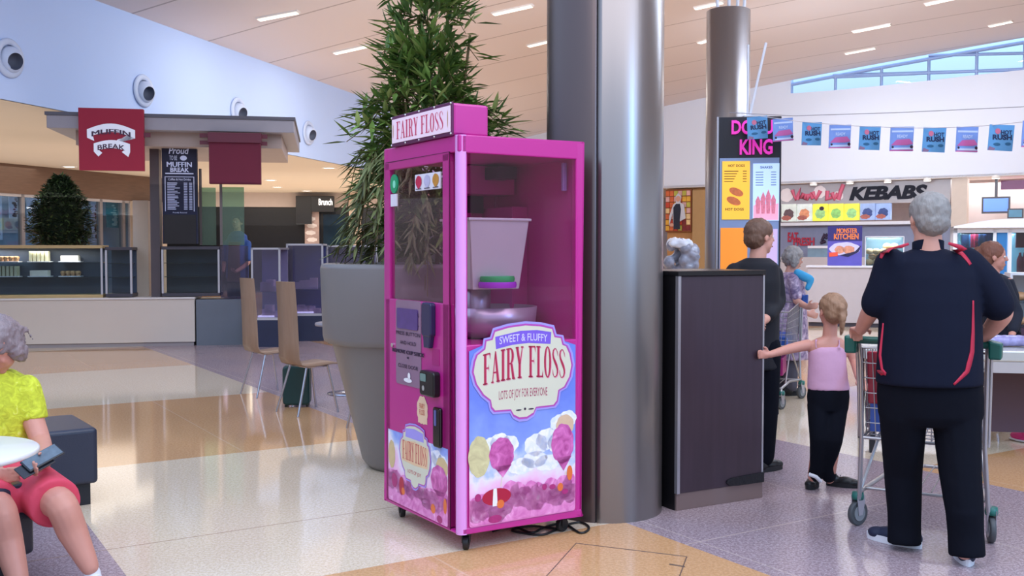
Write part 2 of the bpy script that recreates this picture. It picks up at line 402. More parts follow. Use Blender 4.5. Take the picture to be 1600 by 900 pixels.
# posters seen in that shopfront
def panel(name, T, x0, z0, x1, z1, y, m, label, cat, th=.02, group=None, bevel=0):
    mb = MB(T); mb.box(x0, y, z0, x1, y+th, z1); return tag(mb.build(name, m, bevel=bevel), label, cat, group)
def poster(pxa, pya, pxb, pyb, base, marks, label, off=.3):
    x0, z1 = LP.ab(pxa, pya, off); x1, z0 = LP.ab(pxb, pyb, off)
    T = LP.M @ Matrix.Translation((x0, off, z0)); e = thing('window_poster', label, 'poster', T, 'posters in the left shopfront')
    w, h = x1-x0, z1-z0; mb = MB(); mb.box(0, 0, 0, w, .02, h); mb.build('sheet', base, e)
    mk = MB(); random.seed(len(label))
    for k in range(9):
        cx = w*(.35+.3*random.random()); cz = h*(.12+.085*k); mk.flat(ell(cx, cz, w*random.uniform(.08, .2), h*random.uniform(.02, .05), 9, .3), -.004)
    mk.build('picture', marks, e)
pb = M('poster pale blue', 'B7C9EA', .5); pk = M('poster ink', '2A3148', .6); pt = M('poster teal', '1F7F8E', .5, var=.4, scale=2)
poster(14, 303, 36, 342, pb, pk, 'pale blue poster with black figures, leftmost in the left shopfront')
poster(-8, 300, 4, 375, pb, pk, 'pale poster cut by the left picture edge')
poster(42, 306, 64, 352, pb, pk, 'pale poster in the window just left of the round tree')
poster(142, 308, 157, 378, pb, pk, 'narrow pale poster with dark marks right of the round tree')
poster(166, 312, 190, 356, pt, M('poster light teal', '9FC4C4', .5), 'teal poster near the beige pilaster')
x0, _ = LP.ab(205, 320); x1, _ = LP.ab(233, 320)
mb = MB(LP.M); mb.box(x0, -.3, 0, x1+.4, .35, zt); mb.box(x0+.32, -.31, 0, x0+.38, -.28, zt); struct(mb.build('trim_1', M('beige pilaster', 'C9B7A6', .7)))
# black shopfronts further back
RP0 = at(385, 303, 37.5); RP = Pl(RP0.x, RP0.y, .12)
xa = RP.ab(250, 330)[0]; xe = RP.ab(700, 330)[0]; zf = RP.ab(400, 323)[1]
mb = MB(RP.M); mb.box(xa, .1, zf, xe, .4, ZB); struct(mb.build('wall_back_fascia', M('greige fascia', 'BFB2AE', .7)))
mb = MB(RP.M); mb.box(xa, .3, 0, xe, .5, zf+.05); struct(mb.build('wall_back_dark_front', M('black shopfront', '10141E', .25, var=.4, scale=.8)))
def rp_panel(name, px0, py0, px1, py1, off, m, label, cat, th=.05):
    x0, z1 = RP.ab(px0, py0, off); x1, z0 = RP.ab(px1, py1, off); return panel(name, RP.M, x0, z0, x1, z1, off, m, label, cat, th)
x0, z1 = RP.ab(460, 305, -.2); x1, z0 = RP.ab(487, 331, -.2)
rp_panel('shop_sign_box', 462, 306, 487, 350, -.3, M('black sign metal', '14161F', .3), 'black box panel left of the small lit shop sign', 'sign panel', .4)
x0, z1 = RP.ab(486, 306, -.4); x1, z0 = RP.ab(522, 331, -.4)
e = thing('shop_sign', 'black hanging box sign with white lettering on the far shopfront', 'sign', RP.M@Matrix.Translation((x0, -.4, z0)))
mb = MB(); mb.box(0, 0, 0, x1-x0, .3, z1-z0); mb.build('box', M('black sign metal'), e, bevel=.01)
mb = MB(); mb.text('Brunch', (x1-x0)*.33, (x1-x0)*.93, (z1-z0)*.42, (z1-z0)*.82, -.01, .02); mb.build('lettering', M('lit white lettering', 'FFFFFF', .5, emit=1.3), e)
x0, z1 = RP.ab(476, 331, 0); x1, z0 = RP.ab(499, 395, 0)
e = thing('shop_poster', 'tall brown and white picture panel below the far black sign', 'poster', RP.M@Matrix.Translation((x0, 0, z0)))
mb = MB(); mb.box(0, 0, 0, x1-x0, .05, z1-z0); mb.build('sheet', M('poster brown print', 'B39C98', .5, var=.5, scale=3), e)
mb = MB()
for k in range(5): mb.flat(ell((x1-x0)*(.4+.1*(k % 2)), (z1-z0)*(.15+.17*k), (x1-x0)*.33, (z1-z0)*.05, 14, .2), -.01)
mb.build('picture', M('poster cream print', 'E8E0E0', .5), e)
rp_panel('glass_shopfront', 505, 335, 541, 420, .2, M('dark blue glazing', '1D3245', .1, var=.5, scale=2), 'dark blue glazed shop window right of the brown picture panel', 'shop window', .05)
rp_panel('shop_pilaster', 545, 300, 565, 430, -.1, M('beige pilaster'), 'beige pilaster at the right end of the far black shopfront', 'pilaster', .3)
# downlights in the beige soffit
def down(px, py, z, label, grp, r=.13):
    p = gnd(px, py, z); e = thing('downlight', label, 'light', Matrix.Translation((p.x, p.y, z)), grp)
    mb = MB(); mb.lathe([(r*.75, -.001), (r, -.02), (r*1.15, -.02), (r*1.2, 0)], n=20); mb.build('trim_ring', M('white light ring', 'F2EEE8', .4), e)
    mb = MB(); mb.lathe([(0.001, -.012), (r*.8, -.012)], n=20); mb.build('lens', M('downlight lens', 'FFF8EC', .5, emit=4), e)
for k, (px, py, d) in enumerate([(108, 260, 'left of the red hanging sign, above the timber band'), (514, 262, 'nearest to the blue wall, right of the kiosk roof'), (423, 281, 'just right of the maroon sign'), (433, 292, 'small, under the maroon sign corner light'),
        (479, 298, 'small, above the far black sign'), (518, 303, 'small, above the far fascia right end'), (322, 304, 'seen through the kiosk glass screen')]):
    down(px, py, ZB-.012, 'round downlight in the beige soffit, '+d, 'downlights in the beige soffit', .17)
# jet air nozzles on the blue bulkhead
def bulk_hit(px, py):
    r = ray(px, py); nrm = Vector((-BD.y, BD.x, 0)); P0 = Vector((BK.x, BK.y, 0)); t = (P0-EYE).dot(nrm)/r.dot(nrm); return EYE+r*t
for k, (px, py, d) in enumerate([(13, 91, 'largest, at the left picture edge'), (223, 142, 'above the red hanging sign'), (371, 174, 'just over the kiosk roof'), (481, 208, 'farthest, right of the kiosk roof')]):
    p = bulk_hit(px, py); T = Matrix.Translation(p) @ Matrix.Rotation(BYAW+pi/2*0, 4, 'Z')
    e = thing('air_nozzle', 'round white ball air nozzle on the blue wall, '+d, 'air vent', T, 'air nozzles along the blue bulkhead')
    R = Matrix.Rotation(pi/2, 4, 'X')
    mb = MB(R); mb.lathe([(.001, 0.0), (.27, 0.0), (.29, .02), (.27, .045), (.2, .05), (.19, .03)], n=28); mb.build('ring', M('nozzle white', 'BFCBE4', .45), e)
    R2 = Matrix.Translation((.02, .0, -.02)) @ Matrix.Rotation(pi/2+.25, 4, 'X') @ Matrix.Rotation(-.2, 4, 'Y')
    mb = MB(R2); mb.lathe([(.19, -.05), (.2, 0), (.19, .06), (.15, .13), (.125, .14)], n=24); mb.build('ball', M('nozzle white'), e)
    mb = MB(R2); mb.lathe([(.124, .14), (.11, .02), (.001, .015)], n=24); mb.build('throat', M('nozzle dark throat', '4E5468', .6), e)
# ------------------------------------------------------------------ the fairy floss machine (local: x along the wide side, y into depth, z up)
MT = TR(-.258, 4.903, 0, GA)
mw, md_, mz0, mz1 = .745, .862, .092, 2.068
pink = M('magenta powder coat', 'C4248E', .32, var=.03, scale=1.5, coat=.3)
pinkd = M('magenta inner panel', 'B01F80', .45, var=.05)
hilite = M('pale pink corner highlight', 'E79BE2', .35, var=.02)  # lighter pink stands in for the highlight along the chamfered corner
blk = M('black plastic', '121216', .3, var=.2)
mach = thing('fairy_floss_machine', 'bright magenta fairy floss vending machine on castors with glass sides', 'vending machine', MT)
LFT = Matrix.Rotation(-pi/2, 4, 'Z')     # plane frame of the door side: x = -y
acr = glass('machine acrylic', 'F8ECF5', .06)
# cabinet body: posts, rails, base, top, inner walls
b = MB(); p = .042
for x0, y0 in ((mw-p, 0), (0, md_-p), (mw-p, md_-p)): b.box(x0, y0, mz0, x0+p, y0+p, mz1)
b.box(.013, .013, mz0, .055, .055, mz1)
b.box(.02, .02, 1.985, mw-.002, md_, mz1)                      # top
b.box(.002, 0.004, 1.985, .07, md_, mz1)
b.box(.02, .0, 1.98, mw, .04, mz1)
b.box(.03, .03, mz0, mw-.01, md_-.005, mz0+.05)                # floor pan
b.box(.02, .0, mz0, mw, .035, .125); b.box(0, .02, mz0, .035, md_, .105)
b.box(.03, .002, .11, mw-.01, .028, 1.035)                 # lower side panel
b.box(.03, md_-.03, .11, mw, md_-.005, 1.1); b.box(mw-.02, .03, .11, mw-.004, md_, mz1)
b.box(.42, md_-.03, 1.1, mw, md_-.01, 2.0)                    # pink part of the back wall
b.box(.03, .03, 1.0, mw-.02, md_-.03, 1.035)                # chamber deck
b.build('cabinet', pink, mach, bevel=.006)
b = MB(); b.rings([[(.0, .026, z), (.0, .04, z), (.02, .05, z), (.05, .02, z), (.04, 0, z), (.026, 0, z), (.008, .008, z)] for z in (mz0, mz1)])
b.build('chamfer_highlight', hilite, mach)
b = MB(); b.box(.42, md_-.08, 1.15, .52, md_-.03, 1.98); b.box(.62, .5, 1.05, .725, .84, 1.75); b.box(.4, .6, 1.82, .7, .83, 1.98); b.build('inner_duct', pinkd, mach, bevel=.004)
b = MB(); b.box(.45, .78, 1.72, .6, .81, 1.98); b.box(.5, .45, 1.9, .62, .6, 1.97); b.build('inner_bracket', M('dark bracket', '3B2236', .4), mach, bevel=.003)
b = MB(); b.box(.69, .1, 1.82, .715, .12, 1.97); b.build('vent_slot', M('lilac strip', 'A98BC8', .3), mach, bevel=.004)
# side window
b = MB(); b.box(.068, .006, 1.0, .716, .012, 1.985); sw = b.build('side_window', acr, mach)
b = MB(); b.box(.05, .84, 1.1, .42, .846, 1.98); b.build('rear_window', acr, mach)
# stainless floss bowl and hopper inside
b = MB(); b.rings([[(.17, .16, 1.30), (.45, .16, 1.30), (.45, .42, 1.30), (.17, .42, 1.30)], [(.14, .14, 1.66), (.50, .14, 1.66), (.50, .44, 1.66), (.14, .44, 1.66)]], smooth=False)
b.box(.13, .13, 1.655, .51, .45, 1.67)
b.build('sugar_hopper', M('brushed steel', 'C9CBC6', .35, metal=.55, var=.05), mach, bevel=.004)
b = MB(); b.lathe([(.02, 1.04), (.2, 1.04), (.26, 1.1), (.27, 1.2), (.255, 1.2), (.24, 1.11), (.05, 1.07)], (.4, .4, 0), 36); b.build('spinner_bowl', M('steel bowl', 'BEB9BE', .3, metal=.6), mach)
b = MB(); b.lathe([(.06, 1.07), (.085, 1.12), (.085, 1.3), (.05, 1.33)], (.26, .3, 0), 24); hd = b.build('spinner_head', M('spinner steel', '9C99A0', .3, metal=.7), mach)
b = MB()
b.lathe([(.09, 1.34), (.094, 1.355), (.09, 1.37)], (.3, .14, 0), 24, cap=True); b.build('green_ring', M('green ring plastic', '2FAE5A', .4), mach)
b = MB(); b.lathe([(.1, 1.31), (.104, 1.325), (.1, 1.34)], (.3, .14, 0), 24, cap=True); b.build('purple_ring', M('purple ring plastic', 'A32BC4', .4), mach)
# door
d = MB(LFT); D0, D1 = -.838, -.1
wx0, wx1, wz0, wz1 = -.785, -.165, 1.235, 1.945
d.box(D0, -.004, .108, wx0, .03, 1.985); d.box(wx1, -.004, .108, D1, .03, 1.985); d.box(D0, -.004, wz1, D1, .03, 1.985); d.box(D0, -.004, .108, D1, .03, wz0)
door = d.build('door', M('magenta door', 'BC2385', .35, var=.03, scale=1.5, coat=.3), mach, bevel=.004)
g = MB(); g.T = LFT; g.box(wx0-.01, .008, wz0-.01, wx1+.01, .014, wz1+.01); g.build('door_window', acr, door)
g = MB(LFT); 
for (x0, x1, z0, z1) in ((D0-.004, D1+.004, 1.987, 1.992), (D0-.006, D0-.002, .1, 1.99), (D1+.001, D1+.005, .1, 1.99)): g.box(x0, -.001, z0, x1, .002, z1)
g.build('door_gap', M('dark gap', '5A0D3C', .7), mach)
# door fittings
g = MB(LFT); g.prism(arcbox(-.70, .775, -.40, 1.235, .02), -.008, -.003); plate = g.build('instruction_plate', M('smoky plate', '8E6E86', .25, var=.15, scale=4), door)
g = MB(LFT)
for s_, z in (('FAIRY FLOSS', 1.15), ('PRESS START', 1.085), ('PRESS BUTTON', 1.045), ('AND HOLD', .995), ('REMOVE CUP STICK', .945), ('.', .92), ('CLOSE DOOR', .868)):
    wdt = .012*len(s_); g.text(s_, -.55-wdt, -.55+wdt, z, z+(.02 if s_ != '.' else .012), -.010, .01)
g.build('instruction_text', M('dark print', '33203A', .6), plate)
g = MB(LFT); g.prism(arcbox(-.68, 1.08, -.43, 1.19, .012), -.013, -.0085); g.build('sticker', M('violet sticker', '563A7C', .3, var=.3, scale=20), plate)
g = MB(LFT); g.flat(ell(-.55, .805, .05, .012, 14), -.011); g.flat(ell(-.535, .828, .016, .02, 12), -.011); g.build('hand_pictogram', M('white print', 'F4F0F4', .5), plate)
g = MB(LFT); g.prism(arcbox(-.345, 1.06, -.24, 1.235, .02), -.035, -.003); g.prism([(-.33, 1.0), (-.27, 1.0), (-.25, 1.08), (-.34, 1.08)], -.03, -.003)
g.build('floss_outlet_handle', M('deep blue plastic', '28254E', .3), door, bevel=.006)
g = MB(LFT); g.prism(arcbox(-.278, .915, -.2, 1.0, .006), -.006, -.003); g.build('blank_cover', M('magenta cover', 'A81D74', .4), door)
g = MB(LFT); g.prism(arcbox(-.35, .755, -.19, .885, .02), -.045, -.003); cr = g.build('card_reader', blk, door, bevel=.008)
g = MB(LFT); g.flat(arcbox(-.335, .83, -.27, .87, .008), -.047); g.build('display', M('reader display', '6E8C84', .2), cr)
g = MB(LFT); g.flat(ell(-.3, .795, .014, .014, 14), -.047); g.build('contactless_mark', M('reader mark', 'A8A4A0', .4), cr)
g = MB(LFT); g.prism(arcbox(-.245, .5, -.165, .705, .015), -.022, -.003); cs = g.build('stick_slot', M('glossy black', '08080C', .12), door, bevel=.006)
g = MB(LFT); g.prism(arcbox(-.225, .61, -.205, .69, .006), -.024, -.02); g.build('slot_highlight_edge', M('slot blue edge', '5D63A0', .3), cs)
g = MB(LFT); g.cyl((-.745, -.012, .98), (-.745, 0, .98), .012, n=14); g.build('door_lock', M('chrome', 'D8D8DC', .15, metal=1), door)
g = MB(LFT); g.flat(ell(-.39, .665, .058, .07, 28, .12, 8), -.006); st = g.build('price_sticker', M('cream sticker', 'EBC9A8', .5), door)
g = MB(LFT); g.text('FAIRY\nFLOSS', -.42, -.36, .64, .7, -.008); g.build('sticker_text', M('orange red print', 'C4533F', .5), st)
g = MB(LFT); g.flat([(-.44, .595), (-.335, .595), (-.335, .625), (-.44, .625)], -.0055); g.build('sticker_foot', M('cream sticker'), st)
# flavour stickers in the window
g = MB(LFT); g.prism(arcbox(-.475, 1.815, -.195, 1.9, .004), -.001, .007); fs_ = g.build('flavour_strip', M('white card', 'E8E2EC', .5), door)
for k, (x, c) in enumerate(((-.43, 'C8204C'), (-.335, 'C4BEDA'), (-.24, 'C98A32'))):
    g = MB(LFT); g.flat(ell(x, 1.862, .034, .03, 20, .05, 5), -.003); g.flat([(x-.02, 1.835), (x, 1.822), (x+.02, 1.835)], -.0035); fl = g.build('flavour_picture', M('flavour print %s' % c, c, .5, var=.25, scale=30), fs_)
    g = MB(LFT); g.box(x-.03, -.004, 1.822, x+.03, -.003, 1.826); g.build('flavour_caption', M('dark print'), fl)
g = MB(LFT); g.prism(ell(-.735, 1.868, .045, .052, 28), -.001, .007); gs = g.build('green_round_sticker', M('green sticker', '13A06C', .3, var=.2, scale=25), door)
g = MB(LFT); g.flat(ell(-.725, 1.865, .018, .022, 16), -.003); g.build('sticker_mark', M('mint print', '8FE8C4', .4), gs)
g = MB(LFT); g.prism([(-.775, 1.745), (-.7, 1.745), (-.7, 1.812), (-.775, 1.812)], -.001, .006); g.build('paper_note', M('white card'), door)
# topper sign
g = MB(); g.box(.0, .055, 2.07, .2, .735, 2.228); g.build('topper_box', pink, mach, bevel=.012)
g = MB(LFT); g.box(-.735, -.012, 2.066, -.052, 0, 2.232); tb = g.build('topper_frame', M('dark plum edge', '5C1248', .4), mach, bevel=.003)
g = MB(LFT); g.box(-.722, -.016, 2.086, -.062, -.010, 2.214); tf = g.build('topper_sign', M('pale pink sign face', 'F6DCEA', .35, emit=.12), tb)
# condensed serif capitals, unit height, drawn as polygons
def serif(ch):
    R = lambda a, b, c, d: [(a, b), (c, b), (c, d), (a, d)]
    if ch == 'I': return .34, [R(.09, 0, .25, 1), R(.02, 0, .32, .045), R(.02, .955, .32, 1)]
    if ch == 'F': return .52, [R(.08, 0, .23, 1), R(.01, 0, .31, .045), R(.01, .955, .5, 1), [(.44, .955), (.5, .78), (.5, 1), (.42, 1)], R(.23, .5, .4, .545), [(.37, .52), (.4, .4), (.4, .65)]]
    if ch == 'L': return .5, [R(.08, 0, .23, 1), R(.01, .955, .31, 1), R(.01, 0, .48, .045), [(.42, .045), (.48, .24), (.48, 0), (.4, 0)]]
    if ch == 'A': return .6, [[(.06, 0), (.1, 0), (.3, .9), (.27, 1)], [(.27, 1), (.33, 1), (.56, 0), (.4, 0), (.25, .88)], R(.15, .3, .42, .345), R(0, 0, .17, .045), R(.36, 0, .6, .045)]
    if ch == 'Y': return .56, [R(.21, 0, .36, .48), R(.14, 0, .43, .045), [(.02, 1), (.18, 1), (.36, .45), (.21, .45)], [(.5, 1), (.46, 1), (.3, .5), (.36, .46)], R(0, .955, .22, 1), R(.38, .955, .56, 1)]
    if ch in 'OR':
        o = []; N = 20
        if ch == 'O':
            for i in range(N):
                t0, t1 = 2*pi*i/N, 2*pi*(i+1)/N
                f = lambda t: [(.28+.26*cos(t), .5+.52*sin(t)), (.28+.12*cos(t), .5+.47*sin(t))]
                a, b = f(t0), f(t1); o.append([a[0], b[0], b[1], a[1]])
            return .56, o
        o = [R(.08, 0, .23, 1), R(.01, 0, .31, .045), [(.3, .5), (.44, .5), (.6, 0), (.44, 0)], R(.42, 0, .62, .045), R(.01, .955, .3, 1), R(.2, .48, .3, .525)]
        for i in range(N):
            t0, t1 = -pi/2+pi*i/N, -pi/2+pi*(i+1)/N
            f = lambda t: [(.28+.26*cos(t), .74+.26*sin(t)), (.28+.11*cos(t), .74+.215*sin(t))]
            a, b = f(t0), f(t1); o.append([a[0], b[0], b[1], a[1]])
        return .62, o
    if ch == 'S':
        pts = [(.42, .74, .01), (.4, .86, .03), (.3, .97, .025), (.2, .97, .03), (.1, .9, .05), (.07, .78, .065), (.11, .66, .08), (.22, .54, .1), (.33, .42, .1), (.4, .3, .08), (.41, .2, .065), (.36, .09, .05), (.26, .03, .03), (.16, .03, .025), (.07, .12, .03), (.05, .27, .01)]
        o = []
        L_, R_ = [], []
        for i, (x, y, w) in enumerate(pts):
            a, c = pts[max(0, i-1)], pts[min(len(pts)-1, i+1)]; dx, dy = c[0]-a[0], c[1]-a[1]; q = sqrt(dx*dx+dy*dy); nx, ny = -dy/q*w*.75, dx/q*w*.55
            L_.append((x+nx, y+ny)); R_.append((x-nx, y-ny))
        for i in range(len(pts)-1): o.append([L_[i], L_[i+1], R_[i+1], R_[i]])
        return .47, o
    return .26, []
def serif_text(mb, st, x0, x1, zf, y, gap=.05):
    """zf(t)-> (z0,z1) for t in 0..1 along the line"""
    tot = sum(serif(c)[0]+gap for c in st)-gap; cur = 0
    for c in st:
        w, ps = serif(c)
        for p_ in ps:
            out = []
            for a, b_ in p_:
                t = (cur+a)/tot; z0, z1 = zf(t); out.append((x0+(x1-x0)*t, z0+(z1-z0)*b_))
            mb.flat(out, y)
        cur += w+gap
red = M('raspberry lettering', 'B3224A', .45)
g = MB(LFT); serif_text(g, 'FAIRY FLOSS', -.665, -.13, lambda t: (2.104, 2.197), -.0175); g.build('topper_lettering', M('rose lettering', 'D0486F', .45, emit=.05), tf)
g = MB(LFT); g.flat(ell(-.705, 2.15, .004, .04, 8), -.0175); g.flat(ell(-.085, 2.15, .004, .045, 8), -.0175); g.build('topper_flourish', M('gold print', 'C99A68', .5), tf)
g = MB(LFT)
for x in (-.73, -.56, -.4, -.23, -.057):
    for z in (2.076, 2.224): g.ball((x, -.014, z), .006, n=8, k=4)
g.build('topper_screws', M('chrome'), tb)

# printed artwork (decals), back to front
def art_sky(name):
    m = bpy.data.materials.new(name); m.use_nodes = True; n = m.node_tree.nodes; l = m.node_tree.links; b = n['Principled BSDF']
    tc = n.new('ShaderNodeTexCoord'); sp = n.new('ShaderNodeSeparateXYZ'); l.new(tc.outputs['Object'], sp.inputs[0])
    nz = n.new('ShaderNodeTexNoise'); nz.inputs['Scale'].default_value = 7; nz.inputs['Detail'].default_value = 6; l.new(tc.outputs['Object'], nz.inputs[0])
    a = n.new('ShaderNodeMath'); a.operation = 'MULTIPLY_ADD'; a.inputs[1].default_value = .5; l.new(nz.outputs[0], a.inputs[0]); l.new(sp.outputs[2], a.inputs[2])
    r = n.new('ShaderNodeValToRGB'); e = r.color_ramp.elements
    e[0].position = .44; e[0].color = lin('F08CCB'); e[1].position = 1.0; e[1].color = lin('6F86E2')
    for p_, c in ((.56, 'F7C2E6'), (.66, 'F0E8F6'), (.71, 'B4C8F4'), (.78, '8AA2EE')): q = e.new(p_); q.color = lin(c)
    l.new(a.outputs[0], r.inputs[0]); l.new(r.outputs[0], b.inputs['Base Color']); b.inputs['Roughness'].default_value = .35; return m
sky = art_sky('printed sky')
def flossmat(nm, c1, c2, c3='FFFFFF'):
    m = bpy.data.materials.new(nm); m.use_nodes = True; n = m.node_tree.nodes; l = m.node_tree.links; b = n['Principled BSDF']
    tc = n.new('ShaderNodeTexCoord'); nz = n.new('ShaderNodeTexNoise'); nz.inputs['Scale'].default_value = 16; nz.inputs['Detail'].default_value = 5; nz.inputs['Distortion'].default_value = 1.2
    l.new(tc.outputs['Object'], nz.inputs[0]); r = n.new('ShaderNodeValToRGB'); e = r.color_ramp.elements
    e[0].position = .34; e[0].color = lin(c1); e[1].position = .62; e[1].color = lin(c2); q = e.new(.72); q.color = lin(c3)
    l.new(nz.outputs[0], r.inputs[0]); l.new(r.outputs[0], b.inputs['Base Color']); b.inputs['Roughness'].default_value = .4; MATS[nm] = m; return m
fpk = flossmat('printed pink floss', 'D66AB2', 'F29CD4', 'FAC8E8'); fpd = flossmat('printed deep pink floss', 'B4458E', 'DE74BC', 'EDA0D4'); fye = flossmat('printed yellow floss', 'C8BE90', 'DDD6A2', 'E8E2C0')
fwh = flossmat('printed cloud', 'DDE6FA', 'FBF9FD')
def decal(T, x0, z0, x1, z1, topf, parent, bx, bz, k, big):
    g = MB(T); pts = arcbox(x0, z0, x1, z1-.0, .015)
    base = [q for q in pts if q[1] < (z0+z1)/2]; N = 16
    tp = [(x1-(x1-x0)*i/N, topf(1-i/N)) for i in range(N+1)]
    g.flat(sorted([q for q in base if q[0] < (x0+x1)/2], key=lambda q: -q[1])+sorted([q for q in base if q[0] > (x0+x1)/2], key=lambda q: q[1])+tp, -.0045)
    dd = g.build('artwork_panel', sky, parent)
    def part(nm, polys, m, y):
        for q in (polys if nm != 'printed_floss_field' else [None]):
            g = MB(T)
            for qq in (polys if q is None else [q]): g.flat(qq, y)
            o = g.build(nm, m, dd)
        return o
    return dd, part
# wide side artwork
tf_ = lambda t: 1.0+.06*sin(pi*t) if False else (1.005+.035*min(1, min(t, 1-t)*6))
dd, part = decal(Matrix.Identity(4), .052, .125, .698, 1.0, tf_, mach, 0, 0, 1, True)
def cl(x, z, r, k=3, sq=.6): return [ell(x+r*(i-(k-1)/2)*.8, z+(.25*r if i % 2 else 0), r*.75, r*sq, 18, .12, 6, i) for i in range(k)]
part('printed_cloud', cl(.23, .52, .07)+cl(.52, .5, .09, 3)+cl(.44, .4, .1, 3, .4)+cl(.62, .6, .07, 2), fwh, -.0052)
part('printed_yellow_floss', [ell(.108, .475, .06, .1, 30, .06, 9)], fye, -.0056)
part('printed_pale_floss', [ell(.63, .585, .055, .055, 26, .06, 7)], M('printed peach floss', 'DDBD9C', .5, var=.1, scale=30), -.0056)
tri = lambda x, z, w, h: [(x-w, z+h), (x, z), (x+w, z+h)]
def pf(x, z, w, h): return [ell(x, z+h*.1, w, h, 30, .08, 9), tri(x+w*.1, z-h*1.35, w*.75, h*.75)]
part('printed_pink_floss', pf(.24, .465, .07, .082)+pf(.615, .48, .068, .1), fpd, -.006)
part('printed_floss_stick', [[(.232, .31), (.238, .31), (.245, .36), (.239, .36)], [(.628, .27), (.636, .27), (.64, .34), (.63, .34)]], M('printed stick', 'E8D9C8', .5), -.0058)
random.seed(3)
hills = []
for i in range(15): hills.append(ell(.09+.041*i, .19+.08*random.random(), .05, .045+.03*random.random(), 16, .15, 7, i))
hills = [[(min(max(a, .055), .695), max(b_, .13)) for a, b_ in h_] for h_ in hills]
part('printed_floss_field', [[(.055, .145), (.07, .13), (.68, .13), (.695, .145), (.695, .27), (.055, .26)]]+hills, fpk, -.0064)
part('printed_red_sweet', [ell(.21, .262, .085, .043, 24)], M('printed red', 'B3123C', .35), -.0068)
part('printed_stripe', [[(.185, .215), (.215, .215), (.21, .305), (.19, .305)]], M('white print'), -.0072)
part('printed_sweets', [ell(.232, .222, .022, .022), ell(.60, .262, .018, .022), ell(.66, .33, .018, .04)], M('printed orange', 'E8763A', .4), -.0072)
part('printed_berries', [ell(.10, .27, .018, .02), ell(.50, .275, .015, .016), ell(.55, .27, .02, .014), ell(.63, .235, .02, .014), ell(.2, .15, .04, .02)], M('printed berry', 'AE2C74', .4, var=.3, scale=40), -.0071)
bd = [(.076, .9), (.085, .95), (.099, .983), (.143, 1.01), (.15, 1.05), (.185, 1.055), (.2, 1.095), (.28, 1.112), (.38, 1.12), (.47, 1.112), (.545, 1.095), (.56, 1.052), (.6, 1.045), (.61, 1.01), (.634, 1.0), (.655, .96), (.668, .9), (.655, .84), (.622, .79), (.585, .775), (.575, .72), (.555, .7), (.445, .698), (.43, .67), (.39, .652), (.345, .652), (.31, .67), (.293, .698), (.2, .7), (.182, .72), (.175, .755), (.135, .785), (.095, .84)]
def grow(p_, k, cx=.37, cz=.89): return [(cx+(a-cx)*(1+k*.9), cz+(b_-cz)*(1+k*1.1)) for a, b_ in p_]
def badge(T, parent, S_=lambda p_: p_, y=-.0075, deep=True):
    def pr(nm, polys, m, yy, par):
        g = MB(T)
        for q in polys: g.flat([S_(p_) for p_ in q], yy)
        return g.build(nm, m, par)
    b0 = pr('badge_halo', [grow(bd, .085)], M('lilac print', 'A79BEA', .4), y, parent)
    pr('badge_rim', [grow(bd, .04)], M('magenta print', 'B84AAE', .4), y-.0004, b0)
    pr('badge_face', [bd], M('ivory print', 'DAD8C2', .4, var=.02), y-.0008, b0)
    return b0
bg_ = badge(Matrix.Identity(4), dd)
g = MB(); g.flat([(.205, 1.008), (.3, 1.025), (.4, 1.03), (.535, 1.018), (.54, 1.08), (.45, 1.094), (.35, 1.094), (.2, 1.07)], -.0088); bn = g.build('badge_banner', M('violet print', '7D5CD6', .4), bg_)
g = MB(); g.text('SWEET & FLUFFY', .225, .515, 1.03, 1.068, -.0092, .01, arc=.012); g.build('banner_text', M('lilac white print', 'D8D0F4', .5), bn)
g = MB(); serif_text(g, 'FAIRY FLOSS', .128, .628, lambda t: (.832+.022*sin(pi*t), .985+.03*sin(pi*t)), -.0092); g.build('badge_lettering', red, bg_)
g = MB(); serif_text(g, 'FAIRY FLOSS', .132, .632, lambda t: (.828+.022*sin(pi*t), .981+.03*sin(pi*t)), -.0088); g.build('lettering_shade', M('soft pink print', 'E59AB0', .5), bg_)
g = MB(); g.text('LOTS OF JOY FOR EVERYONE', .222, .515, .738, .795, -.0092, .0, arc=.004); g.build('badge_tagline', M('rose print', 'B04468', .5), bg_)
g = MB(); g.flat(ell(.34, .69, .018, .004, 8), -.0092); g.flat(ell(.415, .69, .018, .004, 8), -.0092); g.flat(ell(.378, .693, .007, .007, 10), -.0092); g.build('badge_ornament', M('dark print'), bg_)
# door artwork
dd2, part = decal(LFT, -.812, .108, -.113, .505, lambda t: .505, door, 0, 0, 1, False)
part('printed_yellow_floss', [ell(-.765, .37, .042, .075, 26, .06, 9), ell(-.175, .4, .06, .05, 24, .07)], M('printed gold floss', 'D8BE8E', .5, var=.1, scale=30), -.0056)
part('printed_cloud', cl(-.23, .42, .07), fwh, -.0053)
part('printed_floss_field', [[(-.81, .12), (-.8, .11), (-.125, .11), (-.115, .12), (-.115, .25), (-.3, .27), (-.55, .22), (-.7, .29), (-.81, .28)]]+[[(min(max(a, -.81), -.115), max(b_, .112)) for a, b_ in ell(-.77+.06*i, .2+.04*random.random(), .06, .05, 14, .15)] for i in range(11)], fpk, -.006)
part('printed_pink_floss', pf(-.205, .32, .085, .075), fpd, -.0063)
part('printed_red_sweet', [ell(-.64, .215, .03, .05)], M('printed red'), -.0066)
part('printed_sweets', [ell(-.62, .19, .02, .02), ell(-.27, .17, .025, .025), ell(-.14, .21, .018, .04)], M('printed orange'), -.0068)
part('printed_berries', [ell(-.73, .23, .035, .04), ell(-.2, .13, .03, .02)], M('printed berry'), -.0067)
sc = lambda p_: (-.478+(p_[0]-.37)*.6, .405+(p_[1]-.89)*.70)
bg2 = badge(LFT, dd2, sc)
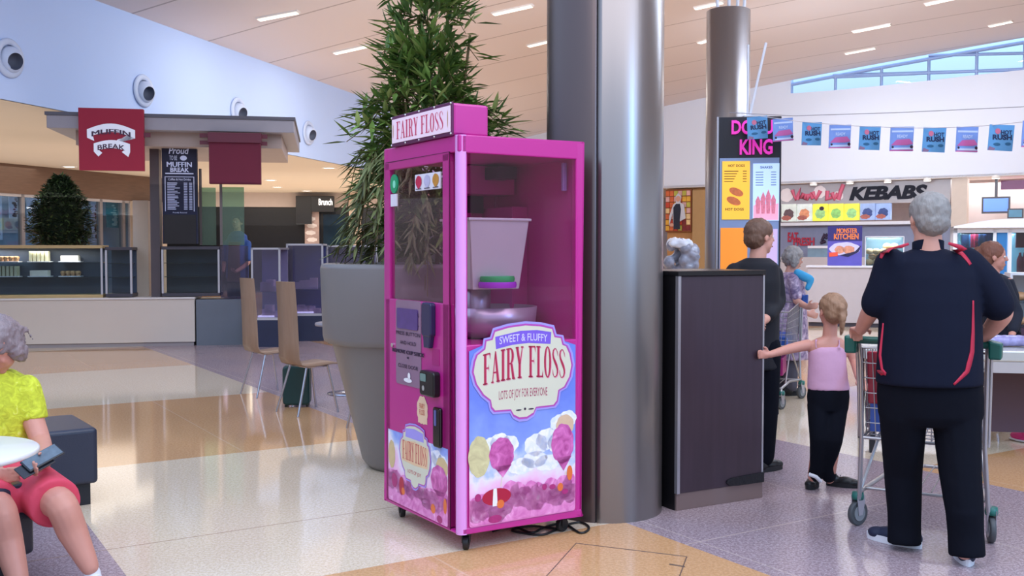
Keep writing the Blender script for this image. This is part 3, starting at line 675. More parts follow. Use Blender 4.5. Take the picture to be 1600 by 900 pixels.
g = MB(LFT); g.flat([sc(p_) for p_ in [(.19, 1.02), (.55, 1.02), (.54, 1.085), (.37, 1.10), (.2, 1.085)]], -.0088); g.build('badge_banner', M('lilac print'), bg2)
g = MB(LFT); g.flat([sc(p_) for p_ in [(.12, .83), (.37, .82), (.62, .83), (.64, .98), (.37, 1.005), (.11, .98)]], -.0088); g.build('badge_glow', M('peach print', 'EBC79E', .4), bg2)
g = MB(LFT); serif_text(g, 'FAIRY FLOSS', -.62, -.335, lambda t: (.372, .475), -.0092); g.build('badge_lettering', M('coral lettering', 'C9515A', .45), bg2)
g = MB(LFT); g.text('LOTS OF JOY', -.56, -.4, .3, .325, -.0092); g.build('badge_tagline', M('coral lettering'), bg2)
# castors
def castor(parent, x, y, yaw, r=.036, m=blk):
    e = bpy.data.objects.new('castor', None); COL.objects.link(e); e.parent = parent; e.location = (x, y, 0); e.rotation_euler = (0, 0, yaw)
    g = MB(); g.cyl((0, -.014, r), (0, .014, r), r, n=24); g.cyl((0, -.018, r), (0, .018, r), r*.45, n=16); g.build('wheel', M('black rubber', '17171A', .5), e, bevel=.003)
    g = MB(); g.box(-.018, -.021, r, .018, -.017, mz0-.008); g.box(-.018, .017, r, .018, .021, mz0-.008); g.box(-.03, -.03, mz0-.012, .03, .03, mz0); g.build('bracket', M('dark steel', '3A3A40', .35, metal=.8), e)
castor(mach, .07, .06, .9); castor(mach, mw-.08, .07, .2); castor(mach, .07, md_-.07, 1.3); castor(mach, mw-.08, md_-.08, .5)
# power cable lying under and beside it
def cable(name, pts, r, m, label):
    # catmull-rom
    out = []; P_ = [Vector(p_) for p_ in pts]
    for i in range(len(P_)-1):
        a_, b_, c_, d_ = P_[max(i-1, 0)], P_[i], P_[i+1], P_[min(i+2, len(P_)-1)]
        for k in range(8):
            t = k/8; out.append(.5*((2*b_)+(c_-a_)*t+(2*a_-5*b_+4*c_-d_)*t*t+(3*b_-a_-3*c_+d_)*t**3))
    out.append(P_[-1]); mb = MB(); mb.tube(out, r, 8); return tag(mb.build(name, m), label, 'cable')
lp = [gnd(*q, z=.007) for q in ((770, 830), (800, 822), (830, 832), (850, 824), (880, 818), (905, 832), (918, 829), (919, 822), (905, 816), (880, 822), (850, 835), (820, 833), (800, 828), (830, 822), (875, 826), (870, 815))]
cable('power_cable', lp, .0065, M('black cable', '141416', .45), 'loose black power cable coiled under the magenta machine')

# ------------------------------------------------------------------ big clad column
def metal(name, col, rough, aniso=0):
    m = M(name, col, rough+.17, metal=.8, var=.08, scale=.8, bump=.03, bscale=6, stretch=(6, 6, .3)); return m
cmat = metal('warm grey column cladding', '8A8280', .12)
CX, CY = .535, 5.80
T = TR(CX, CY)
e = thing('column', 'tall thick grey metal clad column behind the magenta machine', 'column', T)
seam = atan2(gnd(931, 818).y-CY, gnd(931, 818).x-CX)
def shell(a0_, a1_, r, z0, z1, n=40):
    g = MB(); A_ = [a0_+(a1_-a0_)*i/n for i in range(n+1)]
    for j in range(n):
        o_ = [(q*cos(A_[j+k]), q*sin(A_[j+k]), z) for q in (r, r-.02) for k in (0, 1) for z in (z0, z1)]
        g.add(o_, [(0, 2, 3, 1)], True)
        g.add([o_[4], o_[5], o_[7], o_[6]], [(0, 1, 2, 3)], True)
        g.add([o_[1], o_[3], o_[7], o_[5]], [(0, 1, 2, 3)])
    for t in (a0_, a1_): g.add([(r*cos(t), r*sin(t), z0), (r*cos(t), r*sin(t), z1), ((r-.02)*cos(t), (r-.02)*sin(t), z1), ((r-.02)*cos(t), (r-.02)*sin(t), z0)], [(0, 1, 2, 3)])
    return g
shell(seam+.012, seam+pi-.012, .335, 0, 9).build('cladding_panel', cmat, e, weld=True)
shell(seam-pi+.012, seam-.012, .335, 0, 9).build('cladding_panel', metal('shaded column cladding', '5E5150', .2), e, weld=True)  # left half darkened in its colour to stand for a dim reflection
g = MB(); g.cyl((0, 0, 0), (0, 0, 9), .32, n=48); g.build('core', M('dark joint', '3A3438', .6), e)
# second column behind
Y2 = 11.0; c2 = at(1136, 300, Y2)
e2 = thing('column', 'slimmer dark metal column standing behind the doughnut sign', 'column', TR(c2.x, c2.y))
z2 = at(1136, 18, Y2).z
g = MB(); g.lathe([(.235, 0), (.235, z2), (.22, z2+.01), (.22, z2-.02), (.001, z2-.02)], n=40); g.build('shaft', cmat, e2)
g = MB()
for dx, h_ in ((-.12, .9), (.0, 1.2), (.09, 1.1), (.16, 1.0)): g.cyl((dx, -.02, z2-.03), (dx*1.8, -.02, z2+1.9), .018, n=8)
g.build('hanger_rods', M('white rod', 'E4E4EC', .4), e2)
A = at(1171, 183, 9.3); B = at(1197, 67, 9.3)
mb = MB(); mb.cyl(A, B, .012, n=8); mb.cyl(at(1168, 186, 9.3), at(1169, 70, 9.3), .01, n=8); mb.box(A.x-.06, A.y-.05, A.z-.06, A.x+.05, A.y+.05, A.z+.01)
tag(mb.build('hanging_rod', M('white rod')), 'thin white rods rising above the top of the doughnut sign', 'rod')

# ------------------------------------------------------------------ dark cabinet beside the column
ca = gnd(1050, 799); cb = gnd(1184, 778); cyaw = atan2(cb.y-ca.y, cb.x-ca.x); cw = (cb-ca).length
e = thing('counter_cabinet', 'tall dark wood veneer counter cabinet right of the big column', 'cabinet', TR(ca.x+.025, ca.y, 0, cyaw))
chh = 1.355
dk = M('dark plum wood veneer', '3B2C37', .45, var=.25, scale=5, stretch=(6, 6, .4))
g = MB(); g.box(.018, 0, .1, cw-.008, .55, chh); g.build('body', dk, e, bevel=.003)
g = MB(); g.box(.005, .006, 0, cw+.01, .54, .1); g.build('plinth', M('brushed bronze kick board', '8A7673', .35, metal=.4), e, bevel=.002)
g = MB(); g.box(0, -.006, .1, .02, .02, chh); g.build('corner_edge', M('steel edge', 'B9B6BE', .3, metal=.7), e)
g = MB(); g.box(cw-.008, -.004, .1, cw+.004, .56, chh); g.build('end_edge', M('steel edge'), e)
g = MB(); g.box(-.004, -.012, chh, cw+.008, .56, chh+.03); g.build('top', M('black counter top', '15151A', .25), e, bevel=.004)
g = MB(); g.prism([(cw*.56, .125), (cw*.6, .105), (cw*.7, .1), (cw+.006, .1), (cw+.006, .16), (cw*.62, .15), (cw*.57, .14)], -.012, .0); g.build('tape_patch', M('black rubber tape', '101018', .5, bump=.5, bscale=40), e)
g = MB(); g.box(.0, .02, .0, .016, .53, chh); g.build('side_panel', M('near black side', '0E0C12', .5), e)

# ------------------------------------------------------------------ doughnut sign pylon
PYD = 9.2
pa = at(1122, 240, PYD); pb_ = at(1223, 240, PYD-.12)
PY = Pl(pa.x, pa.y, -.13); pw_ = PY.ab(1221, 240)[0]; pz1 = PY.ab(1170, 182)[1]
e = thing('sign_pylon', 'tall dark doughnut shop sign pylon with two menu screens', 'sign', PY.M)
g = MB(); g.box(-.001, 0, 0, pw_, .3, pz1); g.build('body', M('pylon black', '1D1B26', .35, var=.3, scale=8, stretch=(5, 5, .5)), e, bevel=.008)
lx = PY.ab(1110, 300, .3)[0]
g = MB(); g.box(-.012, -.008, 0, .004, .02, pz1); g.build('edge_strip', M('steel edge'), e)
pk_ = M('hot pink lettering', 'F53BC0', .4, emit=.35)
zz = lambda py: PY.ab(1170, py)[1]; xx_ = lambda px: PY.ab(px, 300)[0]
g = MB(); g.text('DONUT', xx_(1142), xx_(1221), zz(210), zz(188), -.01, .025, .02); g.text('KING', xx_(1155), xx_(1206), zz(242), zz(218), -.01, .025, .02); g.build('lettering', pk_, e)
g = MB(); g.box(xx_(1124), -.014, .9, xx_(1217), 0, zz(247)); sb = g.build('screen_surround', M('silver blue surround', '8FA0C4', .4, metal=.2), e)
def screen(px0, px1, py0, py1, m, nm):
    g = MB(); g.box(xx_(px0), -.024, zz(py1), xx_(px1), -.012, zz(py0)); return g.build(nm, m, sb)
s1_ = screen(1128, 1171, 252, 343, M('amber screen', 'F2B83E', .3, emit=.55, var=.1, scale=1), 'menu_screen')
s2_ = screen(1176, 1217, 256, 345, M('ice blue screen', 'BCD6F6', .3, emit=.55, var=.05), 'menu_screen')
s3_ = screen(1126, 1168, 356, 445, M('orange screen', 'E88A30', .3, emit=.5, var=.2, scale=2), 'menu_screen')
s4_ = screen(1173, 1215, 358, 445, M('lilac screen', 'C3A8CC', .3, emit=.5, var=.2, scale=2), 'menu_screen')
g = MB(); g.text('HOT DOGS', xx_(1137), xx_(1163), zz(261), zz(257), -.026, .02)
for k in range(5): g.box(xx_(1131), -.0265, zz(268+k*4), xx_(1131+22-k*2), -.026, zz(267+k*4)); g.box(xx_(1160), -.0265, zz(268+k*4), xx_(1166), -.026, zz(267+k*4))
g.text('HOT DOGS', xx_(1133), xx_(1162), zz(329), zz(325), -.026, .02)
g.build('menu_text', M('brown print', '5A3418', .6, emit=.1), s1_)
g = MB()
for cx, cz, a in ((1150, 300, 0), (1146, 314, 0)):
    X, Z = xx_(cx), zz(cz); g.flat([(X+.06*cos(t)*1-.0+.02*sin(t), Z-.03*cos(t)+.028*sin(t)) for t in [2*pi*i/16 for i in range(16)]], -.027)
g.build('hot_dog_picture', M('hot dog print', 'C4683A', .5, emit=.3, var=.4, scale=30), s1_)
g = MB(); g.text('SHAKES', xx_(1187), xx_(1206), zz(264), zz(260), -.026, .02)
for k in range(6): g.box(xx_(1180), -.0265, zz(270+k*4), xx_(1192), -.026, zz(269+k*4)); g.box(xx_(1204), -.0265, zz(270+k*4), xx_(1212), -.026, zz(269+k*4))
g.build('menu_text', M('blue print', '4A5E9A', .6, emit=.1), s2_)
g = MB(); g.flat([(xx_(1177), zz(344)), (xx_(1216), zz(344)), (xx_(1216), zz(318)), (xx_(1200), zz(322)), (xx_(1188), zz(314)), (xx_(1177), zz(322))], -.0255)
g.build('shake_backdrop', M('pink print', 'F2A6BE', .5, emit=.4, var=.15, scale=20), s2_)
g = MB()
for cx, h_ in ((1184, 28), (1192, 34), (1200, 38), (1208, 30)): g.flat([(xx_(cx-2.5), zz(334)), (xx_(cx+2.5), zz(334)), (xx_(cx+4), zz(334-h_*.7)), (xx_(cx), zz(334-h_)), (xx_(cx-4), zz(334-h_*.7))], -.027)
g.build('shake_picture', M('coral shake print', 'D9788C', .5, emit=.3, var=.4, scale=40), s2_)
# ------------------------------------------------------------------ planter and artificial bamboo
pc = Vector((-.70, 7.0))
e = thing('planter_pot', 'huge tapered grey planter pot with a deep banded rim behind the magenta machine', 'planter', TR(pc.x, pc.y))
gp = M('satin grey planter', '7B7573', .38, var=.05, scale=2)
g = MB(); g.lathe([(.001, 0), (.30, 0), (.33, .03), (.35, .06), (.55, .86), (.555, .87)], n=56); g.build('pot_body', gp, e)
g = MB(); g.lathe([(.545, .865), (.58, .87), (.605, .885), (.615, .92), (.63, 1.38), (.62, 1.41), (.59, 1.415), (.58, 1.38), (.55, 1.36)], n=56); g.build('pot_rim', gp, e)
g = MB(); g.lathe([(.001, 1.34), (.57, 1.33)], n=40); g.build('soil', M('dark soil', '2C241E', .95, bump=.6, bscale=30), e)
e = thing('bamboo_plant', 'tall bushy bamboo rising from the grey planter behind the magenta machine', 'plant', TR(pc.x+.13, pc.y, 1.33))
random.seed(11)
lf = [MB(), MB(), MB()]; cane = MB()
def leaf(mb, p, d, L, w, up=Vector((0, 0, 1))):
    d = d.normalized(); s_ = d.cross(up)
    if s_.length < .1: s_ = Vector((1, 0, 0))
    s_.normalize(); n_ = s_.cross(d); droop = -.12*L
    a = p; m1 = p+d*L*.35+s_*w+n_*.0; m2 = p+d*L*.35-s_*w; c_ = p+d*L*.35-n_*w*.5; q = p+d*L*.7+Vector((0, 0, droop*.5)); q1 = q+s_*w*.6; q2 = q-s_*w*.6; t = p+d*L+Vector((0, 0, droop))
    mb.add([a, m1, c_, m2, q1, q-n_*w*.3, q2, t], [(0, 1, 2), (0, 2, 3), (1, 4, 5, 2), (2, 5, 6, 3), (4, 7, 5), (5, 7, 6)])
def silhouette(z):   # allowed radius at height above soil
    z_ = z+1.33
    pts = [(1.35, .3), (1.5, .45), (1.9, .6), (2.2, .72), (2.4, .7), (2.55, .5), (2.7, .38), (2.95, .46), (3.15, .42), (3.35, .28), (3.5, .08)]
    for (a, ra), (b, rb) in zip(pts, pts[1:]):
        if a <= z_ <= b: return ra+(rb-ra)*(z_-a)/(b-a)
    return .3 if z_ < 1.35 else .02
cn = []
for k in range(9):
    ang = random.random()*6.28; r0 = .08+.1*random.random(); top = random.uniform(1.1, 1.95); lean = random.uniform(.02, .16)
    P0 = Vector((r0*cos(ang), r0*sin(ang), 0)); pts = [P0+Vector((lean*cos(ang)*t*t, lean*sin(ang)*t*t, top*t)) for t in [i/6 for i in range(7)]]
    cane.tube(pts, [.016-.001*i for i in range(7)], 6); cn.append(pts)
def spray(base, out, n, L):
    tw = [base, base+out*.5+Vector((0, 0, .05)), base+out+Vector((0, 0, -.02-.25*out.length))]
    cane.tube(tw, .003, 4)
    for i in range(n):
        t = i/(n-1); p = tw[0].lerp(tw[1], t*2) if t < .5 else tw[1].lerp(tw[2], t*2-1)
        if p.z < .12 and p.xy.length > .44: continue
        d = (out.normalized()*random.uniform(.4, 1)+Vector((random.uniform(-.7, .7), random.uniform(-.7, .7), random.uniform(-.5, .55)+(.35 if p.z > 1.3 else 0))))
        leaf(lf[random.choice((0, 0, 1, 1, 2))], p, d, L*random.uniform(.8, 1.25), L*.115)
for k in range(400):
    z = random.uniform(.12, 2.02) if k % 3 else random.uniform(.3, 1.5); R_ = silhouette(z)*random.uniform(.35, .84); ang = random.random()*6.28
    b_ = Vector((R_*.45*cos(ang), R_*.45*sin(ang), z+.03)); o_ = Vector((cos(ang), sin(ang), random.uniform(-.15, .4)))*R_*.55
    spray(b_, o_, 10, .17)
cane.build('canes', M('bamboo cane', '6A5A35', .6), e)
for mb, nm, c in zip(lf, ('foliage', 'foliage', 'foliage'), ('4E6E36', '729246', '98AC64')): mb.build(nm, M('bamboo leaf %s' % c, c, .45, var=.35, scale=9), e)
# dangling fronds to the left
random.seed(5); dn = MB(); dc = MB()
for k in range(34):
    a = random.uniform(2.3, 4.9); r_ = random.uniform(.45, .62); z0 = random.uniform(.2, 1.0); L = random.uniform(.35, .8)
    pts = [Vector((r_*cos(a)*(.8+.3*t), r_*sin(a)*(.8+.3*t), z0-L*t*t+.1*t)) for t in [i/5 for i in range(6)]]
    dc.tube(pts, .003, 4)
    for i in range(20):
        t = random.random(); j = int(t*5); p = pts[j].lerp(pts[j+1], t*5-j)
        if p.z < -.3 or (p.z < .1 and p.xy.length < .74): continue
        leaf(dn, p, Vector((cos(a)*.6+random.uniform(-.5, .5), sin(a)*.6+random.uniform(-.5, .5), random.uniform(-1, 0))), random.uniform(.11, .18), .012)
dn.build('hanging_foliage', M('olive leaf', '6E7648', .5, var=.4, scale=9), e); dc.build('hanging_stems', M('bamboo cane'), e)

# ------------------------------------------------------------------ cafe kiosk on the left
k0 = gnd(0, 545); k1 = gnd(303, 540); KY = atan2(k1.y-k0.y, k1.x-k0.x)
KP = Pl(k0.x, k0.y, KY)
def kx(px, off=0): return KP.ab(px, 400, off)[0]
def kz(px, py, off=0): return KP.ab(px, py, off)[1]
xE = kx(303); hB = .74
e = thing('cafe_counter', 'long pale counter base of the muffin kiosk at the left', 'counter', KP.M)
g = MB(); g.box(-3, 0, .06, xE, 1.0, hB); g.build('base', M('pale taupe laminate', 'CFC0B4', .45, var=.03, scale=3), e, bevel=.004)
g = MB(); g.box(-3, .03, 0, xE-.02, .98, .06); g.build('kick_board', M('grey kick board', '9A8E8E', .5), e)
g = MB(); g.box(-3, -.02, hB, xE+.01, 1.02, hB+.03); g.build('top', M('pale counter top', 'D9D0CC', .3), e, bevel=.004)
gd = M('gold wood trim', 'B79A6A', .4, var=.15, scale=6, stretch=(1, 5, 5))
def glasscase(name, px0, px1, py0, py1, label, trim, off=.05, depth=.48, shelves=True, x0=None):
    x0 = kx(px0, off) if x0 is None else x0; x1 = kx(px1, off); z1 = kz((px0+px1)/2, py0, off); z0 = kz((px0+px1)/2, py1, off)
    z0 = max(z0, hB+.03); T = KP.M@Matrix.Translation((x0, off, z0)); e = thing(name, label, 'display case', T); w, h = x1-x0, z1-z0
    g = MB(); g.box(0, 0, 0, w, depth, .05); g.build('lower_rail', trim, e, bevel=.004)
    g = MB(); g.box(0, 0, h-.05, w, depth, h); g.build('upper_rail', trim, e, bevel=.004)
    g = MB(); g.box(.01, depth-.04, .05, w-.01, depth-.02, h-.05); g.build('back_panel', M('case back blue grey', '3E475C', .4, var=.25, scale=2), e)
    g = MB()
    for xx in (0, w-.03): g.box(xx, 0, .05, xx+.03, .03, h-.05)
    g.build('corner_posts', M('steel edge'), e)
    if shelves:
        for s_ in (.38, .66): g = MB(); g.box(.03, .08, h*s_, w-.03, depth-.05, h*s_+.012); g.build('shelf', glass('shelf glass', 'C8D8DE', .15), e)
    g = MB(); g.box(.01, .004, .05, w-.01, .01, h-.05); g.build('front_glass', glass('case glass', 'DDE6EA', .05), e)
    return e, T, w, h
e, T, w, h = glasscase('cake_display_case', 0, 160, 383, 466, 'long glass cake display case with gold rails on the muffin counter', gd, x0=-2.6)
_p = T@Vector((w*.6, .3, h-.07)); area('cake_case_fill', tuple(_p), (_p.x, _p.y+.01, 0), w*.7, .12, 26, (1.0, .92, .8))  # added fill inside the case to brighten the cakes
random.seed(2)
for k in range(16):      # cakes and slices on shelves
    sx = .35+ (w-.7)*(k % 8)/7.5+.05; sh = .38 if k < 8 else .66; z0_ = h*sh+.014
    if sx < w-2.6 and k % 2: pass
    kind = (k*7) % 3; tt = T@Matrix.Translation((sx, .25, z0_))
    lab = ['cream slab cake', 'tray of muffins', 'pale wrapped slices'][kind]+(' on the lower shelf' if k < 8 else ' on the upper shelf')+' of the cake case, %s' % ['first', 'second', 'third', 'fourth', 'fifth', 'sixth', 'seventh', 'rightmost'][k % 8]+' from the left'
    ee = thing('cake_tray', lab.replace(' shelf', ' row'), 'cake', tt, 'cakes in the glass case')
    g = MB(); g.box(-.16, -.1, 0, .16, .14, .012); g.build('tray', M('white card'), ee)
    g = MB()
    if kind == 0: g.box(-.13, -.08, .013, .13, .1, .1)
    elif kind == 1:
        for a in range(4):
            for b in range(2): g.lathe([(.02, .013), (.03, .05), (.036, .06), (.03, .085), (.002, .095)], (-.11+.073*a, -.04+.09*b, 0), 10)
    else:
        for a in range(5): g.box(-.14+.058*a, -.07, .013, -.14+.058*a+.04, .09, .17)
    g.build('cakes', M(['cream icing', 'muffin brown', 'pale wrapped slice'][kind], ['EADFD2', 'B98B62', 'CFC7A8'][kind], .6, var=.15, scale=20), ee, bevel=.004)
e, T, w, h = glasscase('side_display_case', 164, 206, 386, 464, 'short glass case with blue interior between cake case and post', M('dark trim', '3A3540', .4))
e, T, w, h = glasscase('drinks_display_case', 252, 343, 385, 463, 'dark glass fronted case right of the kiosk post', M('dark trim'))
for o_ in e.children:
    if o_.name.startswith('back_panel'): o_.data.materials[0] = M('dark slate panel', '3C414E', .4, var=.15)
# small brown parcels in side case
# posts
def kbox(name, px0, px1, py0, py1, off, dep, m, label, cat, bevel=0):
    x0, z1 = KP.ab(px0, py0, off); x1, z0 = KP.ab(px1, py1, off); T = KP.M@Matrix.Translation((x0, off, z0))
    g = MB(T.inverted()@KP.M); g.box(x0, off, z0, x1, off+dep, z1); o = g.build(name, m, bevel=bevel); o.matrix_world = T
    return tag(o, label, cat)
kbox('kiosk_post', 207, 233, 313, 468, .55, .3, M('beige pilaster'), 'wide beige post rising behind the cake case', 'post')
kbox('kiosk_post', 233, 251, 203, 468, .1, .25, M('dark brown post', '4A3F45', .4, var=.2, scale=3), 'dark brown kiosk post left of the blue menu board', 'post')
kbox('side_counter', 306, 388, 468, 539, .02, .9, M('grey counter panel', '676C76', .45), 'plain grey counter block at the right end of the muffin counter', 'counter', .005)
# menu board
x0, z1 = KP.ab(252, 205, -.02); x1, z0 = KP.ab(309, 381, -.02)
T = KP.M@Matrix.Translation((x0, -.02, z0)); w, h = x1-x0, z1-z0
e = thing('menu_board', 'tall navy menu board with white lettering under the kiosk roof', 'menu board', T)
g = MB(); g.box(0, 0, 0, w, .12, h); g.build('board', M('navy board', '0D1233', .7, var=.2), e, bevel=.005)
g = MB(); g.box(.02, -.006, .0, w-.02, 0, h*.26); g.build('lower_panel', M('dark glass panel', '181820', .15, var=.5, scale=3), e)
wp = M('pale lettering', 'AEB4D4', .5, emit=.15)
g = MB(); g.text('Proud', w*.2, w*.78, h*.80, h*.86, -.004, .02, shear=.2); g.text('TO BE', w*.22, w*.44, h*.745, h*.785, -.004); g.text('MUFFIN', w*.14, w*.86, h*.685, h*.73, -.004, .03); g.text('BREAK', w*.24, w*.78, h*.64, h*.68, -.004, .03)
g.box(w*.1, -.004, h*.622, w*.9, 0, h*.632); g.flat(ell(w*.62, h*.765, w*.1, h*.022, 16), -.004); g.build('heading', wp, e)
g = MB(); g.box(w*.08, -.005, h*.29, w*.1, 0, h*.6); g.box(w*.9, -.005, h*.29, w*.92, 0, h*.6); g.box(w*.08, -.005, h*.595, w*.92, 0, h*.6)
g.text('Coffee & Hot Drinks', w*.18, w*.82, h*.565, h*.585, -.004, .01)
random.seed(9)
for k in range(17):
    z = h*(.545-.0145*k); g.box(w*.15, -.004, z-.012, w*(.15+random.uniform(.2, .38)), 0, z); g.box(w*.62, -.004, z-.012, w*.72, 0, z); g.box(w*.77, -.004, z-.012, w*.86, 0, z)
g.text('Proudly Roasted', w*.3, w*.7, h*.27, h*.285, -.008)
g.build('price_list', wp, e)
g = MB(); g.box(w*.22, -.25, h-.1, w*.55, -.02, h+.02); g.build('board_lamp', M('lamp diffuser'), e)
# roof
zr0 = kz(230, 203, -.55); zr1 = kz(230, 181, -.55); xl = kx(76, -.55); xr_ = kx(461, -.55)
e = thing('kiosk_roof', 'flat grey canopy roof over the muffin kiosk', 'canopy', KP.M)
g = MB(); g.box(xl, -.55, zr0, xr_, 2.6, zr1); g.build('roof_slab', M('canopy grey', '8C8790', .5, var=.06), e, bevel=.01)
g = MB(); g.box(xl-.02, -.57, zr1-.02, xr_+.02, 2.62, zr1+.03); g.build('roof_edge', M('canopy dark cap', '4E4C58', .5), e)
g = MB(); g.box(xl+.35, -.3, zr0-.22, xr_-.2, 2.3, zr0); g.build('roof_soffit', M('canopy underside', '9C8A84', .6), e)
# second frame under it
sx0 = kx(316, -.4); sx1 = kx(420, -.4)
mr = M('maroon sign metal', '5E0F2C', .8, var=.08); mr2 = M('dark maroon', '56102B', .5)
x0, z1 = KP.ab(326, 208, -.62); x1, z0 = KP.ab(408, 288, -.62)
e = thing('blank_sign', 'plain maroon square sign hanging under the right half of the canopy', 'sign', KP.M)
g = MB(); g.box(x0, -.62, z0, x1, -.5, z1); g.build('panel', mr, e, bevel=.006)
zt_ = KP.ab(326, 222, -.64)[1]
g = MB(); g.box(x0-.01, -.66, zt_, x1+.01, -.48, z1+.01); g.build('head_rail', mr2, e)
g = MB()
for py in (210, 221): z_ = KP.ab(360, py, -.5)[1]; g.box(sx0, -.56, z_-.06, sx1, -.5, z_)
g.build('hanger_bars', mr2, e)
x0, z1 = KP.ab(122, 168, -.66); x1, z0 = KP.ab(225, 267, -.66); w, h = x1-x0, z1-z0
e = thing('shop_sign', 'square red sign with white ribbon logo hanging over the kiosk', 'sign', KP.M@Matrix.Translation((x0, -.66, z0)))
g = MB(); g.box(0, 0, 0, w, .1, h); g.build('panel', M('red sign face', '8E1834', .8, var=.04), e, bevel=.004)
g = MB(); g.box(w, .02, h*.55, w*1.1, .06, h*.62); g.build('bracket', mr2, e)
def band(pts0, pts1): return [[pts0[i], pts0[i+1], pts1[i+1], pts1[i]] for i in range(len(pts0)-1)]
A0 = [(w*(.13+.74*t), h*(.52+.1*sin(pi*t))) for t in [i/12 for i in range(13)]]; A1 = [(x, z+h*.135) for x, z in A0]
B0 = [(w*(.23+.56*t), h*(.3+.06*sin(pi*t))) for t in [i/12 for i in range(13)]]; B1 = [(x, z+h*.13) for x, z in B0]
g = MB()
for q in band(A0, A1)+band(B0, B1): g.flat(q, -.006)
g.flat([(w*.87, h*.52), (w*.87, h*.66), (w*.79, h*.5), (w*.53, h*.43), (w*.6, h*.5), (w*.8, h*.56)], -.005); g.flat([(w*.13, h*.52), (w*.13, h*.6), (w*.22, h*.56), (w*.24, h*.47)], -.005)
g.flat([(w*.23, h*.3), (w*.23, h*.4), (w*.36, h*.28), (w*.3, h*.22)], -.005); g.flat([(w*.79, h*.3), (w*.79, h*.4), (w*.66, h*.3), (w*.76, h*.22)], -.005)
rb = g.build('ribbon_logo', M('white ribbon', 'E9EAF6', .5), e)
g = MB(); g.text('MUFFIN', w*.2, w*.8, h*.54, h*.62, -.009, .02, arc=h*.045); g.text('BREAK', w*.29, w*.71, h*.32, h*.4, -.009, .02, arc=h*.03); g.build('lettering', M('plum lettering', '3C1E3C', .5), rb)
# glass screens at the kiosk's right side
for nm, px0, px1, py0, off, lab in (('a', 311, 338, 293, .3, 'green tinted glass screen right of the menu board'), ('b', 343, 382, 292, .05, 'green tinted glass screen under the maroon sign')):
    x0, z1 = KP.ab(px0, py0, off); x1, z0 = KP.ab(px1, 383, off)
    e = thing('glass_screen', lab, 'glass screen', KP.M@Matrix.Translation((x0, off, z0)))
    g = MB(); g.box(.02, 0, 0, x1-x0, .012, z1-z0); g.build('pane', glass('green glass', 'BCD8C6', .1, op=.1), e)
    g = MB(); g.box(0, -.01, 0, .04, .03, z1-z0+.3); g.build('mullion', M('bronze mullion', '6A5F5E', .4, metal=.4), e)
kbox('glass_case', 344, 384, 384, 465, .04, .6, glass('violet glass', 'C8C4DC', .08, op=.06), 'upright glass case on the grey counter block', 'display case')
# round tree behind the kiosk
random.seed(21)
tcn = at(95, 330, 19.5); e = thing('round_tree', 'dark round potted tree behind the cake display case', 'plant', Matrix.Translation((tcn.x, tcn.y, 0)))
g = MB(); g.lathe([(.001, 0), (.3, 0), (.38, .6), (.36, .6), (.001, .56)], n=24); g.build('pot', M('charcoal pot', '3A3A40', .5), e)
g = MB(); g.tube([(0, 0, .5), (.02, 0, 1.2), (0, 0, 2.4)], [.05, .04, .03], 8); g.build('trunk', M('tree bark', '4A3A2C', .8), e)
g1, g2 = MB(), MB()
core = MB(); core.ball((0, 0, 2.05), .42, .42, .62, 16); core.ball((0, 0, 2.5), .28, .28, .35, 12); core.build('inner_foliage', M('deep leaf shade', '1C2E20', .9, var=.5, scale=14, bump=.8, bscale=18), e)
for k in range(3400):
    z = random.uniform(1.55, 2.95); rz = (.58*(1-((z-1.95)/1.05)**2) if z > 1.95 else .58*(1-((1.95-z)/.75)**2)); rz = max(.05, rz)*random.uniform(.45, 1.0); a = random.random()*6.28
    p = Vector((rz*cos(a), rz*sin(a), z)); leaf(g1 if k % 3 else g2, p, Vector((cos(a)+random.uniform(-.7, .7), sin(a)+random.uniform(-.7, .7), random.uniform(-.5, .9))), .13, .026)
g1.build('foliage', M('dark leaf', '22382A', .5, var=.4, scale=8), e); g2.build('foliage', M('mid leaf', '3E5A38', .5, var=.4, scale=8), e)
OR = ['first', 'second', 'third', 'fourth', 'fifth', 'sixth', 'seventh']
# ------------------------------------------------------------------ kebab shop under the far wall
FO = .25
def fx(px, off=FO): return FW.ab(px, 330, off)[0]
def fz(px, py, off=FO): return FW.ab(px, py, off)[1]
def fbox(name, px0, py0, px1, py1, off, dep, m, label, cat, bevel=0, group=None, struc=False):
    x0 = FW.ab(px0, py0, off)[0]; x1 = FW.ab(px1, py1, off)[0]; pm = (px0+px1)/2
    z1 = FW.ab(pm, py0, off)[1]; z0 = max(0.0, FW.ab(pm, py1, off)[1])
    T = FW.M@Matrix.Translation((x0, off, z0)); g = MB(); g.box(0, 0, 0, x1-x0, dep, z1-z0); o = g.build(name, m, bevel=bevel); o.matrix_world = T
    return struct(o) if struc else tag(o, label, cat, group)
bx0, bx1 = FW.ab(700, 300)[0], 26
mb = MB(FW.M); mb.box(bx0, 6, 0, bx1, 6.2, ZB); struct(mb.build('wall_shop_back', M('shop grey wall', 'A9A4B2', .6, var=.08)))
mb = MB(FW.M)
mb.box(fx(1042), .3, 0, fx(1112), .4, ZB); struct(mb.build('wall_magazine_shop', M('orange shop wall', 'B9834E', .6, var=.2, scale=2)))
